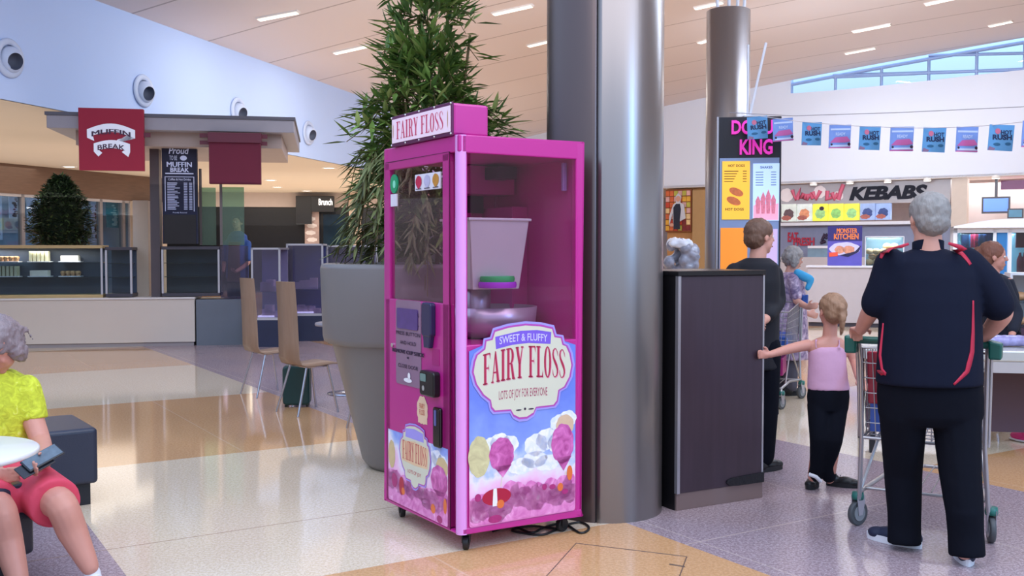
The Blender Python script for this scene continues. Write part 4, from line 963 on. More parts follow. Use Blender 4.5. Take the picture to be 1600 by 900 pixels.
# magazine rack and poster of a man
x0, z1 = FW.ab(1042, 297, .2); x1, z0 = FW.ab(1082, 362, .2)
e = thing('magazine_rack', 'colourful magazine display wall seen between the two columns', 'magazine rack', FW.M@Matrix.Translation((x0, .1, z0)))
w, h = x1-x0, z1-z0
g = MB(); g.box(0, 0, 0, w, .1, h); g.build('board', M('rack brown', '8A4A26', .6), e)
random.seed(4); cl_ = ['C8452E', 'E0A83C', 'D4683A', '7E2A2E', 'E6C08A', 'B8B04A', 'D9A6A0']
for r_ in range(7):
    for c_ in range(6):
        c = random.choice(cl_); g = MB(); g.box(w*(.02+.16*c_), -.03, h*(.03+.137*r_), w*(.02+.16*c_)+w*.14, 0, h*(.03+.137*r_)+h*.115); g.build('magazine', M('magazine cover %s' % c, c, .5, var=.3, scale=8), e)
x0, z1 = FW.ab(1046, 302, 0); x1, z0 = FW.ab(1074, 358, 0); w, h = x1-x0, z1-z0
e = thing('cutout_poster', 'poster of a person in dark vest and pale sleeves on the magazine wall', 'poster', FW.M@Matrix.Translation((x0, -.02, z0)))
g = MB(); g.prism([(w*.25, 0), (w*.2, h*.45), (w*.1, h*.3), (0, h*.1), (0, h*.35), (w*.22, h*.68), (w*.38, h*.74), (w*.34, h*.9), (w*.5, h), (w*.66, h*.9), (w*.6, h*.74), (w*.8, h*.68), (w*.9, h*.3), (w*.55, h*.2), (w*.6, 0)], 0, .04); g.build('sheet', M('pale sleeves', 'C6C6D0', .6), e)
g = MB(); g.flat([(w*.26, .0), (w*.24, h*.6), (w*.38, h*.7), (w*.6, h*.7), (w*.66, h*.55), (w*.6, h*.25), (w*.62, 0)], -.01); g.build('vest_print', M('vest print', '1B2236', .6), e)
g = MB(); g.flat(ell(w*.5, h*.84, w*.13, h*.08, 16), -.01); g.flat(ell(w*.15, h*.12, w*.12, h*.05, 10), -.012); g.build('face_print', M('skin print', 'D39A84', .6), e)
fbox('shop_pillar', 1082, 297, 1108, 470, .05, .3, M('tan laminate pillar', 'B08A5C', .5), 'tan pillar beside the magazine wall, seen between the columns', 'pillar')
# news stand counter with parcels
q = at(1066, 380, 14.0); e = thing('parcel_bag', 'clear plastic bags heaped on a low stand between the columns', 'bag', Matrix.Translation((q.x, q.y, 0)))
random.seed(12); g = MB(); g.box(-.3, -.2, 0, .3, .2, .95); g.build('stand', M('dark trim'), e)
g = MB()
for k in range(34):
    g.ball((random.uniform(-.2, .2), random.uniform(-.1, .1), .98+.019*k), random.uniform(.06, .1), random.uniform(.06, .1), random.uniform(.04, .1), 9, k=6)
g.build('bags', M('crumpled clear plastic', '8F92A2', .2, var=.6, scale=14, bump=.8, bscale=14), e, remesh=.022)
bt_ = bpy.data.textures.new('crumple', 'CLOUDS'); bt_.noise_scale = .09; dm = e.children[-1].modifiers.new('crumple', 'DISPLACE'); dm.texture = bt_; dm.strength = .09
g = MB(); g.ball((-.04, -.04, 1.6), .2, .14, .07); o = g.build('white_bag', M('white plastic', 'DADDE8', .4, bump=.4, bscale=12), e, remesh=.022); dm = o.modifiers.new('crumple', 'DISPLACE'); dm.texture = bt_; dm.strength = .09

# fascia with sign
e = thing('shop_fascia', 'pale grey kebab shop fascia with spotlights and lettering', 'shop sign', FW.M)
g = MB(); z1 = fz(1350, 287); z0 = fz(1350, 318); g.box(fx(1219), FO+.06, z0, fx(1484), FO+.3, ZB-.03); g.build('board', M('silver grey fascia', 'AAA6AC', .45, var=.05), e)
y_ = FO+.05
def tx(st, px0, px1, py0, py1, m, nm, bold=.02, shear=0, yy=y_):
    g = MB(FW.M.inverted()@FW.M); x0 = FW.ab(px0, 300, yy)[0]; x1 = FW.ab(px1, 300, yy)[0]; pm = (px0+px1)/2
    g.text(st, x0, x1, fz(pm, py1, yy), fz(pm, py0, yy), yy, bold, .03, shear=shear); return g.build(nm, m, e)
tx('KEBABS', 1327, 1449, 290, 312, M('midnight lettering', '0A0E22', .8), 'lettering', .05, .25)
g = MB(); yy = y_+.02
x0 = FW.ab(1324, 300, yy)[0]; x1 = FW.ab(1452, 300, yy)[0]; g.text('KEBABS', x0, x1, fz(1388, 314, yy), fz(1388, 288, yy), yy, .09, .005, shear=.25); g.build('lettering_halo', M('white print'), e)
def stroke_text(px0, px1, pts, m, nm):
    g = MB()
    for st in pts: g.tube([(FW.ab(px, py, y_-.03)[0], y_-.03, FW.ab(px, py, y_-.03)[1]) for px, py in st], .07, 6)
    g.build(nm, m, e)
stroke_text(0, 0, [[(1238, 297), (1243, 311), (1250, 296), (1246, 312)], [(1256, 302), (1251, 310), (1258, 311), (1260, 303)], [(1262, 303), (1262, 311), (1267, 303), (1270, 311)], [(1270, 300), (1275, 311), (1282, 298)],
                   [(1293, 298), (1292, 312), (1300, 308)], [(1300, 301), (1304, 311), (1309, 302)], [(1310, 312), (1314, 298), (1318, 288)]], M('rose script', 'D0607C', .5), 'script_lettering')
g = MB()
for px, py, r_ in ((1229, 305, 10), (1281, 300, 9), (1310, 306, 7)): X, Z = FW.ab(px, py, y_); g.flat(ell(X, Z, r_*.021, r_*.021, 20, .1), y_-.005)
g.build('logo_patch', M('cream patch', 'EADFE0', .5), e)
for k, px in enumerate((1271, 1328, 1387, 1449, 1556)):
    X, Z = FW.ab(px, 287-(px-1224)*.036, -.12)
    e3 = thing('spotlight', 'small white spotlight above the kebab fascia, %s from the left' % ['first', 'second', 'third', 'fourth', 'fifth'][k], 'light', FW.M@Matrix.Translation((X, -.12, ZB-.06)), 'spotlights under the far wall')
    g = MB(); g.lathe([(.02, .07), (.1, .05), (.12, -.03), (.1, -.035)], n=16, cap=True); g.build('housing', M('white light ring'), e3)
    g = MB(); g.lathe([(.001, -.037), (.1, -.037)], n=16); g.build('lens', M('downlight lens'), e3)
# backlit menu pictures
pics = [('C9CFC8', '5E4A50'), ('CFD6D2', 'D98E6A'), ('E6E04A', '9CCB86'), ('E9DF52', '8FCB72'), ('E4DC4A', '9AD08A'), ('8FA4CE', '3B4C86'), ('8EA6D6', '34467E')]
ln = ['first picture, food on a white plate', 'second picture, brown food under blue', 'third picture, yellow and green with a dark spot', 'fourth picture, yellow with green salad', 'fifth picture, yellow and pale green', 'sixth picture, blue with red corner', 'seventh picture, blue, cut by the head of the person in navy']
for k in range(7):
    px0 = 1221+24.6*k; px1 = px0+23
    x0, z1 = FW.ab(px0, 319-.03*k*20*.3, .3); x1, z0 = FW.ab(px1, 346-.5*k, .3); w, h = x1-x0, z1-z0
    e3 = thing('menu_picture', 'backlit kebab menu '+ln[k], 'menu picture', FW.M@Matrix.Translation((x0, .3, z0)), 'backlit menu pictures of the kebab shop')
    g = MB(); g.box(0, 0, 0, w, .15, h); g.build('light_box', M('menu print %s' % pics[k][0], pics[k][0], .5, emit=.35, var=.3, scale=5), e3)
    g = MB(); g.flat(ell(w*.5, h*.42, w*.3, h*.26, 18, .2), -.01); g.build('picture', M('menu food %s' % pics[k][1], pics[k][1], .6, emit=.15, var=.5, scale=9), e3)
    if k in (0, 1, 5, 6): g = MB(); g.flat(ell(w*.35, h*.2, w*.3, h*.13, 14, .2), -.014); g.build('side_dish', M('menu side', 'B2665C', .6, var=.4, scale=12), e3)
    if k == 2: g = MB(); g.flat(ell(w*.6, h*.72, w*.16, h*.12, 14), -.014); g.build('dark_spot', M('dark print'), e3)
fbox('menu_shelf', 1219, 346, 1490, 351, .2, .5, M('white shelf', 'D6D4DC', .4), 'long white ledge below the kebab menu pictures', 'ledge')
fbox('splash_panel', 1219, 351, 1490, 412, .6, .1, M('steel blue splash wall', '8387A2', .35, var=.1), 'steel blue back panel behind the kebab counter', 'wall panel')
e = thing('wall_lettering', 'red EAT FRESH lettering on the steel blue kebab wall', 'lettering', FW.M)
g = MB(); yy = .58; X0, X1 = FW.ab(1231, 370, yy)[0], FW.ab(1247, 370, yy)[0]; g.text('EAT', X0, X1, fz(1238, 378, yy), fz(1238, 363, yy), yy, .03, .02); X0, X1 = FW.ab(1240, 370, yy)[0], FW.ab(1273, 370, yy)[0]; g.text('FRESH', X0, X1, fz(1256, 384, yy), fz(1256, 371, yy), yy-.02, .03, .02)
g.build('red_letters', M('crimson lettering', 'B0213F', .4), e)
g = MB(); 
for st in ([(1284, 376), (1288, 366), (1292, 373)], [(1286, 372), (1293, 366)], [(1282, 380), (1290, 377)]): g.tube([(FW.ab(px, py, yy-.03)[0], yy-.03, FW.ab(px, py, yy-.03)[1]) for px, py in st], .05, 5)
g.build('dark_emblem', M('dark print'), e)
fbox('kebab_counter', 1216, 402, 1482, 470, -.9, 1.0, M('white counter', 'B9AFB2', .35), 'long white kebab shop counter at the back right', 'counter', .01)
fbox('serving_screen', 1262, 388, 1296, 404, -.7, .5, M('grey glass block', '7C93A4', .2, var=.2), 'low grey glass screen on the kebab counter left of the poster', 'screen')
fbox('steel_bench_top', 1262, 384, 1300, 388, -.75, .6, M('white shelf'), 'white shelf above the grey glass screen on the kebab counter', 'shelf')
# monster kitchen poster
PO = Pl(at(1293, 400, 19.9).x, at(1293, 400, 19.9).y, -.35)
x1 = PO.ab(1347, 380)[0]; z0 = PO.ab(1320, 415)[1]; z1 = PO.ab(1320, 353)[1]; w, h = x1, z1-z0
e = thing('standing_poster', 'blue and violet food poster with orange headline standing on the white counter', 'poster', PO.M@Matrix.Translation((0, 0, z0)))
g = MB(); g.box(0, 0, 0, w, .04, h); g.box(w*.1, .02, 0, w*.9, .14, .02); g.build('board', M('poster violet', '5B54B4', .4, var=.2, scale=4), e)
g = MB(); g.flat([(0, h*.62), (w, h*.62), (w, h), (0, h)], -.004); g.build('headline_ground', M('poster navy', '26206A', .4, var=.3, scale=4), e)
g = MB(); g.text('MONSTER', w*.26, w*.86, h*.82, h*.94, -.008, .03); g.text('KITCHEN', w*.18, w*.9, h*.66, h*.81, -.008, .04); g.build('headline', M('orange lettering', 'E07A3A', .4, var=.25, scale=12), e)
g = MB(); g.flat(ell(w*.5, h*.42, w*.42, h*.16, 22, .1), -.005); g.build('plate_picture', M('poster lilac', 'C9C4EA', .5, var=.2, scale=9), e)
g = MB(); g.flat(ell(w*.35, h*.4, w*.13, h*.09, 12, .2), -.008); g.flat(ell(w*.62, h*.4, w*.16, h*.09, 12, .2), -.008); g.build('food_picture', M('food print', 'D08E74', .5, var=.5, scale=20), e)
g = MB(); g.flat([(w*.05, h*.22), (w*.3, h*.24), (w*.3, h*.34), (w*.04, h*.33)], -.01); g.build('red_badge', M('coral badge', 'E4553E', .4), e)
g = MB(); g.flat([(w*.35, h*.26), (w*.8, h*.36), (w*.98, h*.52), (w*.9, h*.34), (w*.6, h*.22)], -.009); g.build('dark_swirl', M('poster dark', '1E1C48', .4), e)
q_ = Pl(at(1262, 400, 20).x, at(1262, 400, 20).y, -.35); wq = q_.ab(1560, 400)[0]; e = thing('serving_counter', 'white serving counter carrying the food poster and the bread case', 'counter', q_.M)
g = MB(); g.box(0, 0, .08, wq, .8, z0-.04); g.build('body', M('white counter'), e, bevel=.005)
g = MB(); g.box(-.03, -.04, z0-.04, wq+.03, .84, z0-.002); g.build('top', M('white shelf'), e, bevel=.005)
g = MB(); g.box(.03, .04, 0, wq-.03, .78, .08); g.build('kick_board', M('dark trim'), e)
ZCT = z0
# bread roll case
BC = Pl(at(1352, 400, 19.8).x, at(1352, 400, 19.8).y, -.35); w = BC.ab(1412, 390)[0]; z1 = BC.ab(1380, 370)[1]; z0 = ZCT; h = z1-z0
e = thing('bread_case', 'glass case on the white counter filled with bread rolls behind the person in navy polo', 'display case', BC.M)
g = MB()
for a, b in (((0, 0, z0), (0, 0, z1)), ((w, 0, z0), (w, 0, z1)), ((0, 0, z1), (w, 0, z1)), ((0, .38, z1), (w, .38, z1)), ((0, 0, z1), (0, .38, z1)), ((w, 0, z1), (w, .38, z1))): g.tube([a, b], .012, 4)
g.build('case_frame', M('white shelf'), e)
g = MB(); g.box(0, .36, z0, w, .38, z1); g.build('back_panel', M('grey glass block'), e)
g = MB(); g.box(0, -.004, z0, w, 0, z1); g.build('front_glass', glass('shelf glass'), e)
_p = BC.M@Vector((w/2, .08, z1-.02)); area('bread_case_fill', tuple(_p), tuple(BC.M@Vector((w/2, .3, z0))), w*.9, .05, 14, (1.0, .92, .82))  # added fill so the rolls do not sit dark in the case
random.seed(8)
rpos = [(c_*.135+.07+(.06 if r_ % 2 else 0), .12+.1*(r_ % 2), z0+.07+.105*r_) for r_ in range(4) for c_ in range(5) if not (r_ == 3 and c_ < 2) and c_*.135+.2 < w]
for k, (x, y, z) in enumerate(rpos):
    g = MB(); g.ball((0, 0, 0), .08, .075, .062, 12, k=7); o = g.build('bread_roll', M('baked roll', 'E8BC90', .6, var=.25, scale=9)); o.matrix_world = BC.M@Matrix.Translation((x, y, z))
    tag(o, 'golden bread roll in the bread case, %s row from the bottom, %s from the left' % (OR[int((z-z0)/.105)], OR[int((x-.05)/.135)]), 'bread roll', 'bread rolls in the glass case')
# pillar, fridge counter, screens at the right
fbox('shop_pillar', 1487, 276, 1508, 470, .1, .4, M('cream pillar', 'CFC0B4', .6), 'cream pillar right of the kebab fascia', 'pillar')
fbox('shop_wall_panel', 1509, 278, 1690, 360, 1.5, .1, M('warm grey wall panel', 'BBAFAE', .6), 'warm grey wall panel above the drinks fridges', 'wall panel')
fbox('purple_sign', 1564, 281, 1640, 295, .5, .2, M('purple sign', '7A2A66', .4), 'purple sign band at the right picture edge under the wall', 'sign')
x0, z1 = FW.ab(1534, 308, .2); x1, z0 = FW.ab(1578, 333, .2)
e = thing('ceiling_screen', 'bright blue screen above the drinks fridges', 'screen', FW.M@Matrix.Translation((x0, .2, z0)))
g = MB(); g.box(0, 0, 0, x1-x0, .08, z1-z0); g.box((x1-x0)*.45, .03, z1-z0, (x1-x0)*.55, .07, ZB-z0); g.build('casing', M('dark trim'), e)
g = MB(); g.box(.05, -.01, .06, x1-x0-.05, 0, z1-z0-.05); g.build('display', M('blue display', '4C7DF0', .3, emit=.7), e)
x0, z1 = FW.ab(1574, 326, .0); x1, z0 = FW.ab(1599, 341, .0)
e = thing('ceiling_screen', 'smaller dark teal screen right of the bright blue one', 'screen', FW.M@Matrix.Translation((x0, .0, z0)))
g = MB(); g.box(0, 0, 0, x1-x0, .08, z1-z0); g.build('casing', M('dark trim'), e)
g = MB(); g.box(.04, -.01, .04, x1-x0-.04, 0, z1-z0-.04); g.build('display', M('teal display', '2E6E8E', .3, emit=.3, var=.4, scale=4), e)
# fridge island
FR = Pl(at(1489, 400, 17).x, at(1489, 400, 17).y, -.35)
rx = lambda px: FR.ab(px, 380)[0]; rz = lambda px, py: FR.ab(px, py)[1]
e = thing('drinks_fridge', 'white fridge island with curved top, glass doors and blue side panel', 'fridge', FR.M)
W_ = rx(1640); z1 = rz(1540, 345); zt2 = rz(1540, 358); zb_ = rz(1540, 428)
g = MB(); n = 14
g.prism([(W_*i/n, zt2+.02+.0*i) for i in range(n+1)]+[(W_*(1-i/n), zt2+.05+(z1-zt2-.02)*sin(min(1, (1-i/n)*1.6)*pi/2)) for i in range(n+1)], -.1, .8); g.build('curved_top', M('white enamel', 'E4E6EE', .25), e)
g = MB(); g.box(0, 0, 0, W_, .8, zb_); g.box(0, 0, zb_, .06, .8, zt2+.05); g.box(0, 0, zt2-.06, W_, .8, zt2+.05); g.box(rx(1552), 0, zb_, rx(1557), .1, zt2); g.box(rx(1575), 0, zb_, rx(1581), .1, zt2); g.box(0, .75, zb_, W_, .8, zt2)
g.build('carcass', M('white enamel'), e)
g = MB(); g.box(rx(1558), .02, zb_, rx(1574), .1, zt2); g.build('blue_panel', M('cobalt panel', '2F78B8', .3), e)
g = MB(); g.box(.1, .3, zb_, rx(1552), .33, zt2-.06); g.box(rx(1581), .3, zb_, W_, .33, zt2-.06); g.build('interior', M('lit aqua interior', 'A6D8E6', .4, emit=.4, var=.2, scale=4), e)
_p = FR.M@Vector((W_*.4, .2, zt2-.08)); area('fridge_fill', tuple(_p), (_p.x, _p.y+.01, 0), W_*.7, .08, 22, (.8, .93, 1.0))  # added fill that brightens the fridge contents
random.seed(6)
for k in range(14):
    px = 1500+7.2*k if k < 7 else 1586+7*(k-7); zz_ = zb_+.02; g = MB(); c = random.choice(['1E2A44', '2C3A6A', '8A2036', '23405A'])
    g.lathe([(.001, 0), (.05, 0), (.05, .22), (.02, .3), (.02, .34), (.001, .34)], (rx(px)+.1, .18, zz_), 10); g.box(rx(px)+.03, .14, zz_+.42, rx(px)+.15, .24, zz_+.68); g.build('bottle_row', M('bottle %s' % c, c, .2, var=.3, scale=10), e)
g = MB(); g.box(.08, .04, zb_, rx(1552), .05, zt2-.06); g.box(rx(1581), .04, zb_, W_, .05, zt2-.06); g.build('door_glass', glass('shelf glass'), e)
# pastry display right edge
q = Pl(at(1578, 480, 9.6).x, at(1578, 480, 9.6).y, -.35); w = 1.2
e = thing('pastry_shelf', 'tiered glass pastry display at the right picture edge', 'display case', q.M)
zA, zB_, zC = q.ab(1590, 430)[1], q.ab(1590, 500)[1], q.ab(1590, 530)[1]
g = MB(); g.box(0, 0, 0, w, .5, .76); g.build('base', M('dark counter front', '4A2F44', .5), e)
g = MB(); g.box(0, 0, zA, w, .5, zA+.02); g.box(0, 0, .76, .02, .5, zA); g.box(0, .48, .76, w, .5, zA); g.build('frame', M('white enamel'), e)
g = MB(); g.box(0.02, .05, 1.0, w, .48, 1.01); g.build('shelf', glass('shelf glass'), e)
random.seed(15)
for k in range(12):
    x = .1+.17*(k % 6); z = (.80 if k < 6 else 1.04); g = MB(); g.ball((0, 0, 0), .085, .08, .045, 12, k=6); o = g.build('pastry', M('glazed pastry', 'C99A70', .45, var=.3, scale=12)); o.matrix_world = q.M@Matrix.Translation((x, .2, z+.02))
    tag(o, 'glazed pastry in the right edge display, %s from the left on the %s tier' % (OR[k % 6], 'lower' if k < 6 else 'upper'), 'pastry', 'pastries in the right display')
# steel table in front
A = gnd(1555, 548, .78); B = gnd(1640, 556, .78); TB = Pl(A.x, A.y, -.2)
e = thing('steel_table', 'long steel topped serving table at the right picture edge', 'table', TB.M)
g = MB(); g.box(-.9, 0, .7, 1.6, .7, .78); g.build('table_top', M('brushed steel'), e, bevel=.01)
g = MB(); g.box(-.85, -.0, .62, 1.55, .03, .7); g.build('front_rail', M('silver trim rail', 'C2BDBC', .3, metal=.4), e)
g = MB(); g.box(-.8, .55, .1, 1.5, .6, .7); g.build('modesty_panel', M('mauve brown panel', '5C4450', .5), e)
for x in (-.85, 1.5):
    for y in (.02, .62): g = MB(); g.box(x, y, 0, x+.04, y+.04, .7); g.build('leg', M('dark steel', '3A3A40'), e)
q2 = gnd(1590, 545, .78); e = thing('wrapped_parcel', 'violet and white wrapped parcel on the steel table', 'parcel', TR(q2.x+.03, q2.y+.15, .782, -.2))
random.seed(3); g = MB()
for k in range(7): g.ball((.05*k-.15, random.uniform(-.03, .03), .045), .06, .06, .045, 10, k=6)
g.build('wrapping', M('violet film', 'A29AC8', .2, var=.35, scale=18, bump=.5, bscale=20), e, remesh=.012)
# bunting
def catenary(p0, p1, sag, n): return [p0.lerp(p1, i/n)-Vector((0, 0, sag*4*(i/n)*(1-i/n))) for i in range(n+1)]
bp = [(1172, 179), (1205, 184), (1250, 190), (1297, 194), (1343, 197), (1391, 199), (1440, 200), (1491, 199), (1545, 196), (1602, 190), (1660, 182)]
ys = [9.0-.16*i for i in range(len(bp))]
sp_ = [at(px, py, y) for (px, py), y in zip(bp, ys)]
mb = MB(); mb.tube(sp_, .003, 4); tag(mb.build('bunting_string', M('white string', 'D8D4DC', .6)), 'thin string carrying the small blue flags at the upper right', 'string')
mb = MB(); mb.tube([at(1140, 176, 9.0), at(1240, 181, 8.8), at(1400, 176, 8.4), at(1660, 164, 7.8)], .003, 4); tag(mb.build('support_wire', M('grey wire', '9A9AA8', .5)), 'thin grey wire above the row of blue flags', 'wire')
fw_, fh_ = .185, .2
FX = [(1183, 182, .17, 0), (1223, 185, .16, 1), (1269, 191, .05, 0), (1313, 195, .05, 1), (1360, 197, .02, 0), (1410, 198, .03, 1), (1461, 199, 0, 0), (1512, 198, .02, 1), (1566, 195, -.03, 0), (1617, 189, 0, 1)]
where = ['in front of the doughnut lettering', 'overlapping the right top corner of the doughnut sign', 'first one clear of the doughnut sign', 'fourth from the left', 'fifth from the left', 'sixth from the left', 'seventh from the left', 'eighth from the left', 'last whole flag at the right', 'cut by the right picture edge']
for k, (px, py, tilt, kind) in enumerate(FX):
    Yd = 9.0-.16*(px-1172)/49; p = at(px, py, Yd)
    T = Matrix.Translation(p)@Matrix.Rotation(.15+.1*((k*37) % 5-2)/2, 4, 'Z')@Matrix.Rotation(-tilt*.6, 4, 'Y')
    e = thing('bunting_flag', ('light and dark blue flag with navy print, ' if kind == 0 else 'blue flag with pink and white print, ')+where[k], 'flag', T, 'small flags hanging on the string')
    w2 = fw_/2*(1+.012*k); g = MB()
    cl1 = [( -w2, 0), (w2, 0), (w2*.96-.01, -fh_), (-w2-.012, -fh_*.98)]
    g.prism(cl1[::-1], -.001, .001); g.build('cloth', M('flag blue' if kind == 0 else 'flag periwinkle', '5E9ACB' if kind == 0 else '7B97D6', .6, var=.15, scale=12), e)
    g = MB()
    if kind == 0:
        g.text('HOT', -w2*.1, w2*.8, -.075, -.04, -.003, .04); g.text('RUSH', -w2*.75, w2*.8, -.115, -.075, -.003, .05); g.build('print', M('navy print', '1B2C55', .6), e)
        g = MB(); g.flat(ell(-w2*.35, -.05, .022, .022, 12), -.004); g.build('rose_dot', M('pink dot', 'D2708C', .6), e)
        g = MB(); g.flat(ell(-w2*.4, -.15, .03, .012, 10), -.003); g.flat(ell(w2*.5, -.145, .025, .012, 10), -.003); g.build('wave_print', M('teal print', '2A6288', .6), e)
        g = MB(); g.flat([(-w2, -.165), (-w2*.5, -.18), (-w2*.6, -.195), (-w2-.01, -.195)], -.003); g.build('corner_print', M('mauve print', '8A6A88', .6), e)
    else:
        g.box(-w2*.9, -.003, -.045, w2*.9, -.002, -.03); g.text('READY', -w2*.45, w2*.45, -.09, -.065, -.003, .02); g.box(-w2*.95, -.003, -.185, w2*.8, -.002, -.17); g.build('print', M('pale print', 'C8D4F0', .6), e)
        g = MB(); g.flat([(-w2, -.15), (-w2*.5, -.105), (w2*.6, -.1), (w2*.9, -.14), (w2*.4, -.15)], -.0035); g.box(-w2-.008, -.0025, -.197, w2*.9, -.002, -.187); g.build('pink_print', M('pink print flag', 'C25E9E', .6), e)
        g = MB(); g.flat(ell(-w2*.85, -.165, .01, .01, 8), -.005); g.flat(ell(w2*.75, -.165, .014, .014, 8), -.005); g.build('wheels_print', M('dark print'), e)
# ------------------------------------------------------------------ chairs, table, bags at the left middle
def make_chair(T, label):
    e = thing('cafe_chair', label, 'chair', T, 'bent plywood cafe chairs behind the planter')
    w = .19; prof = [(.22, .455), (.16, .46), (0, .448), (-.12, .447), (-.17, .465), (-.195, .52), (-.2, .7), (-.21, .95), (-.228, 1.22)]
    g = MB(); rs = []
    for i, (y, z) in enumerate(prof):
        a = prof[max(0, i-1)]; c = prof[min(len(prof)-1, i+1)]; dy, dz = c[0]-a[0], c[1]-a[1]; q = sqrt(dy*dy+dz*dz); ny, nz_ = dz/q*.006, -dy/q*.006
        ww = w*(1 if i < 5 else .97-.03*(i-5)); cv = .018 if i > 4 else .0
        rs.append([(-ww, y+ny, z+nz_), (0, y+ny-cv, z+nz_), (ww, y+ny, z+nz_), (ww, y-ny, z-nz_), (0, y-ny-cv, z-nz_), (-ww, y-ny, z-nz_)])
    g.rings(rs[:5], smooth=True); g.build('seat', M('honey plywood', '957863', .4, var=.2, scale=5, stretch=(6, 1, 1)), e)
    g = MB(); g.rings(rs[4:], smooth=True); g.build('backrest', M('honey plywood'), e)
    ch = M('satin chrome', 'B9B9C2', .2, metal=.9)
    for sx in (-1, 1):
        for sy in (-1, 1): g = MB(); g.cyl((sx*.15, .12 if sy > 0 else -.1, .44), (sx*.2, .2 if sy > 0 else -.22, 0), .011, n=10); g.build('leg', ch, e)
    g = MB(); g.tube([(-.15, .12, .438), (.15, .12, .438), (.15, -.1, .438), (-.15, -.1, .438)], .01, 8, closed=True); g.build('seat_frame', ch, e)
    return e
make_chair(TR(-1.90, 9.3, 0, -.85), 'tan bent plywood chair with chrome legs beside the dark green suitcase')
make_chair(TR(-2.55, 10.45, 0, -.9), 'tan bent plywood chair farther left and behind the suitcase one')
make_chair(TR(-1.12, 8.5, 0, 1.0), 'plywood chair mostly hidden behind the big grey planter, one leg showing')
e = thing('cafe_table', 'round cafe table on a chrome pedestal behind the nearer plywood chair', 'table', TR(-1.72, 10.5))
g = MB(); g.lathe([(.001, .72), (.34, .72), (.345, .735), (.34, .75), (.001, .75)], n=40); g.build('table_top', M('grey laminate', 'A09AA2', .35), e)
g = MB(); g.lathe([(.03, .02), (.03, .72)], n=16); g.build('pedestal', M('satin chrome'), e)
g = MB(); g.lathe([(.001, 0), (.22, 0), (.22, .012), (.05, .03), (.001, .03)], n=36); g.build('base', M('satin chrome'), e)
q = gnd(461, 637); e = thing('suitcase', 'small dark green hard suitcase standing under the plywood chair', 'suitcase', TR(q.x, q.y+.1, 0, .1))
g = MB(); g.prism(arcbox(-.13, .02, .13, .4, .04), -.09, .09); g.build('shell', M('bottle green shell', '0E3A3A', .35), e, bevel=.02)
g = MB(); g.box(-.132, -.004, .05, .132, .004, .38); g.build('zip_seam', M('dark trim'), e)
for x in (-.1, .1): g = MB(); g.cyl((x, -.06, .012), (x, -.04, .012), .014, n=12); g.cyl((x, .04, .012), (x, .06, .012), .014, n=12); g.build('wheel', blk, e)
# dark display counters further back
def bgcounter(px0, px1, Yd, label, ztop, m1, yaw=.05):
    A = at(px0, 400, Yd); P_ = Pl(A.x, A.y, yaw); w = P_.ab(px1, 400)[0]; e = thing('display_counter', label, 'display counter', P_.M)
    g = MB(); g.box(0, 0, 0, w, .8, .42); g.build('base', M('navy base', '1E2442', .35, var=.2), e)
    g = MB(); g.box(.02, .75, .42, w-.02, .78, ztop); g.build('back_panel', m1, e)
    g = MB(); g.box(0, 0, ztop-.03, w, .8, ztop); g.box(0, 0, .42, w, .8, .46); g.box(0, 0, .42, .03, .03, ztop); g.box(w-.03, 0, .42, w, .03, ztop); g.build('frame', M('steel edge'), e)
    g = MB(); g.box(.03, .1, .85, w-.03, .7, .86); g.build('shelf', glass('shelf glass'), e)
    g = MB(); random.seed(int(px0)); 
    for k in range(8): x = .1+(w-.3)*k/7; zz2 = .46 if k % 2 else .86; g.box(x, .2, zz2, x+.12, .4, zz2+random.uniform(.05, .2))
    g.build('goods', M('mixed goods', 'C0A8B4', .5, var=.6, scale=6), e)
    g = MB(); g.box(w*.15, .15, .462, w*.7, .3, .48); g.build('light_strip', M('strip light', 'F2F6FF', .4, emit=1.5), e)
    g = MB(); g.box(.03, 0, .46, w-.03, .008, ztop-.03); g.build('front_glass', glass('violet glass'), e)
bgcounter(392, 438, 15.6, 'dark glass display counter right of the grey kiosk block', 1.55, M('violet case back', '6C6488', .4, var=.4, scale=2))
bgcounter(447, 505, 16.6, 'dark glass display counter behind the nearer plywood chair', 1.62, M('indigo case back', '343A6E', .4, var=.5, scale=2), .1)
bgcounter(510, 590, 17.5, 'dark glass counter partly hidden by the planter', 1.6, M('slate case back', '5A6070', .4, var=.5, scale=2), .1)

# ------------------------------------------------------------------ ottomans, round table
navy = M('navy leatherette', '272C3E', .38, var=.08, scale=3, bump=.15, bscale=120)
def ottoman(T, w, d, label):
    e = thing('ottoman_bench', label, 'ottoman', T, 'navy block benches at the left')
    g = MB(); g.box(-w, 0, .13, 0, d, .46); g.build('cushion_block', navy, e, bevel=.025, seg=4)
    g = MB(); g.box(-w+.06, .05, 0, -.035, d-.05, .135); g.build('plinth', M('black plinth', '16181F', .5), e)
ottoman(TR(-2.44, 5.87, 0, GA+.06), 1.3, .62, 'navy leatherette block bench behind the seated person, nearer the picture centre')
ottoman(TR(-2.16, 4.5, 0, GA+.5), .95, .95, 'navy leatherette block bench the person in lime sits on')
e = thing('round_table', 'white round table top cut by the left picture edge in front of the seated person', 'table', TR(-2.2, 3.82))
g = MB(); g.lathe([(.001, .70), (.33, .70), (.352, .71), (.352, .722), (.345, .728), (.001, .728)], n=48); g.build('table_top', M('gloss white laminate', 'E8E6E6', .25), e)
g = MB(); g.lathe([(.035, .02), (.035, .7)], n=16); g.build('pedestal', M('satin chrome'), e)
g = MB(); g.lathe([(.001, 0), (.24, 0), (.24, .015), (.05, .035), (.001, .035)], n=32); g.build('base', M('satin chrome'), e)

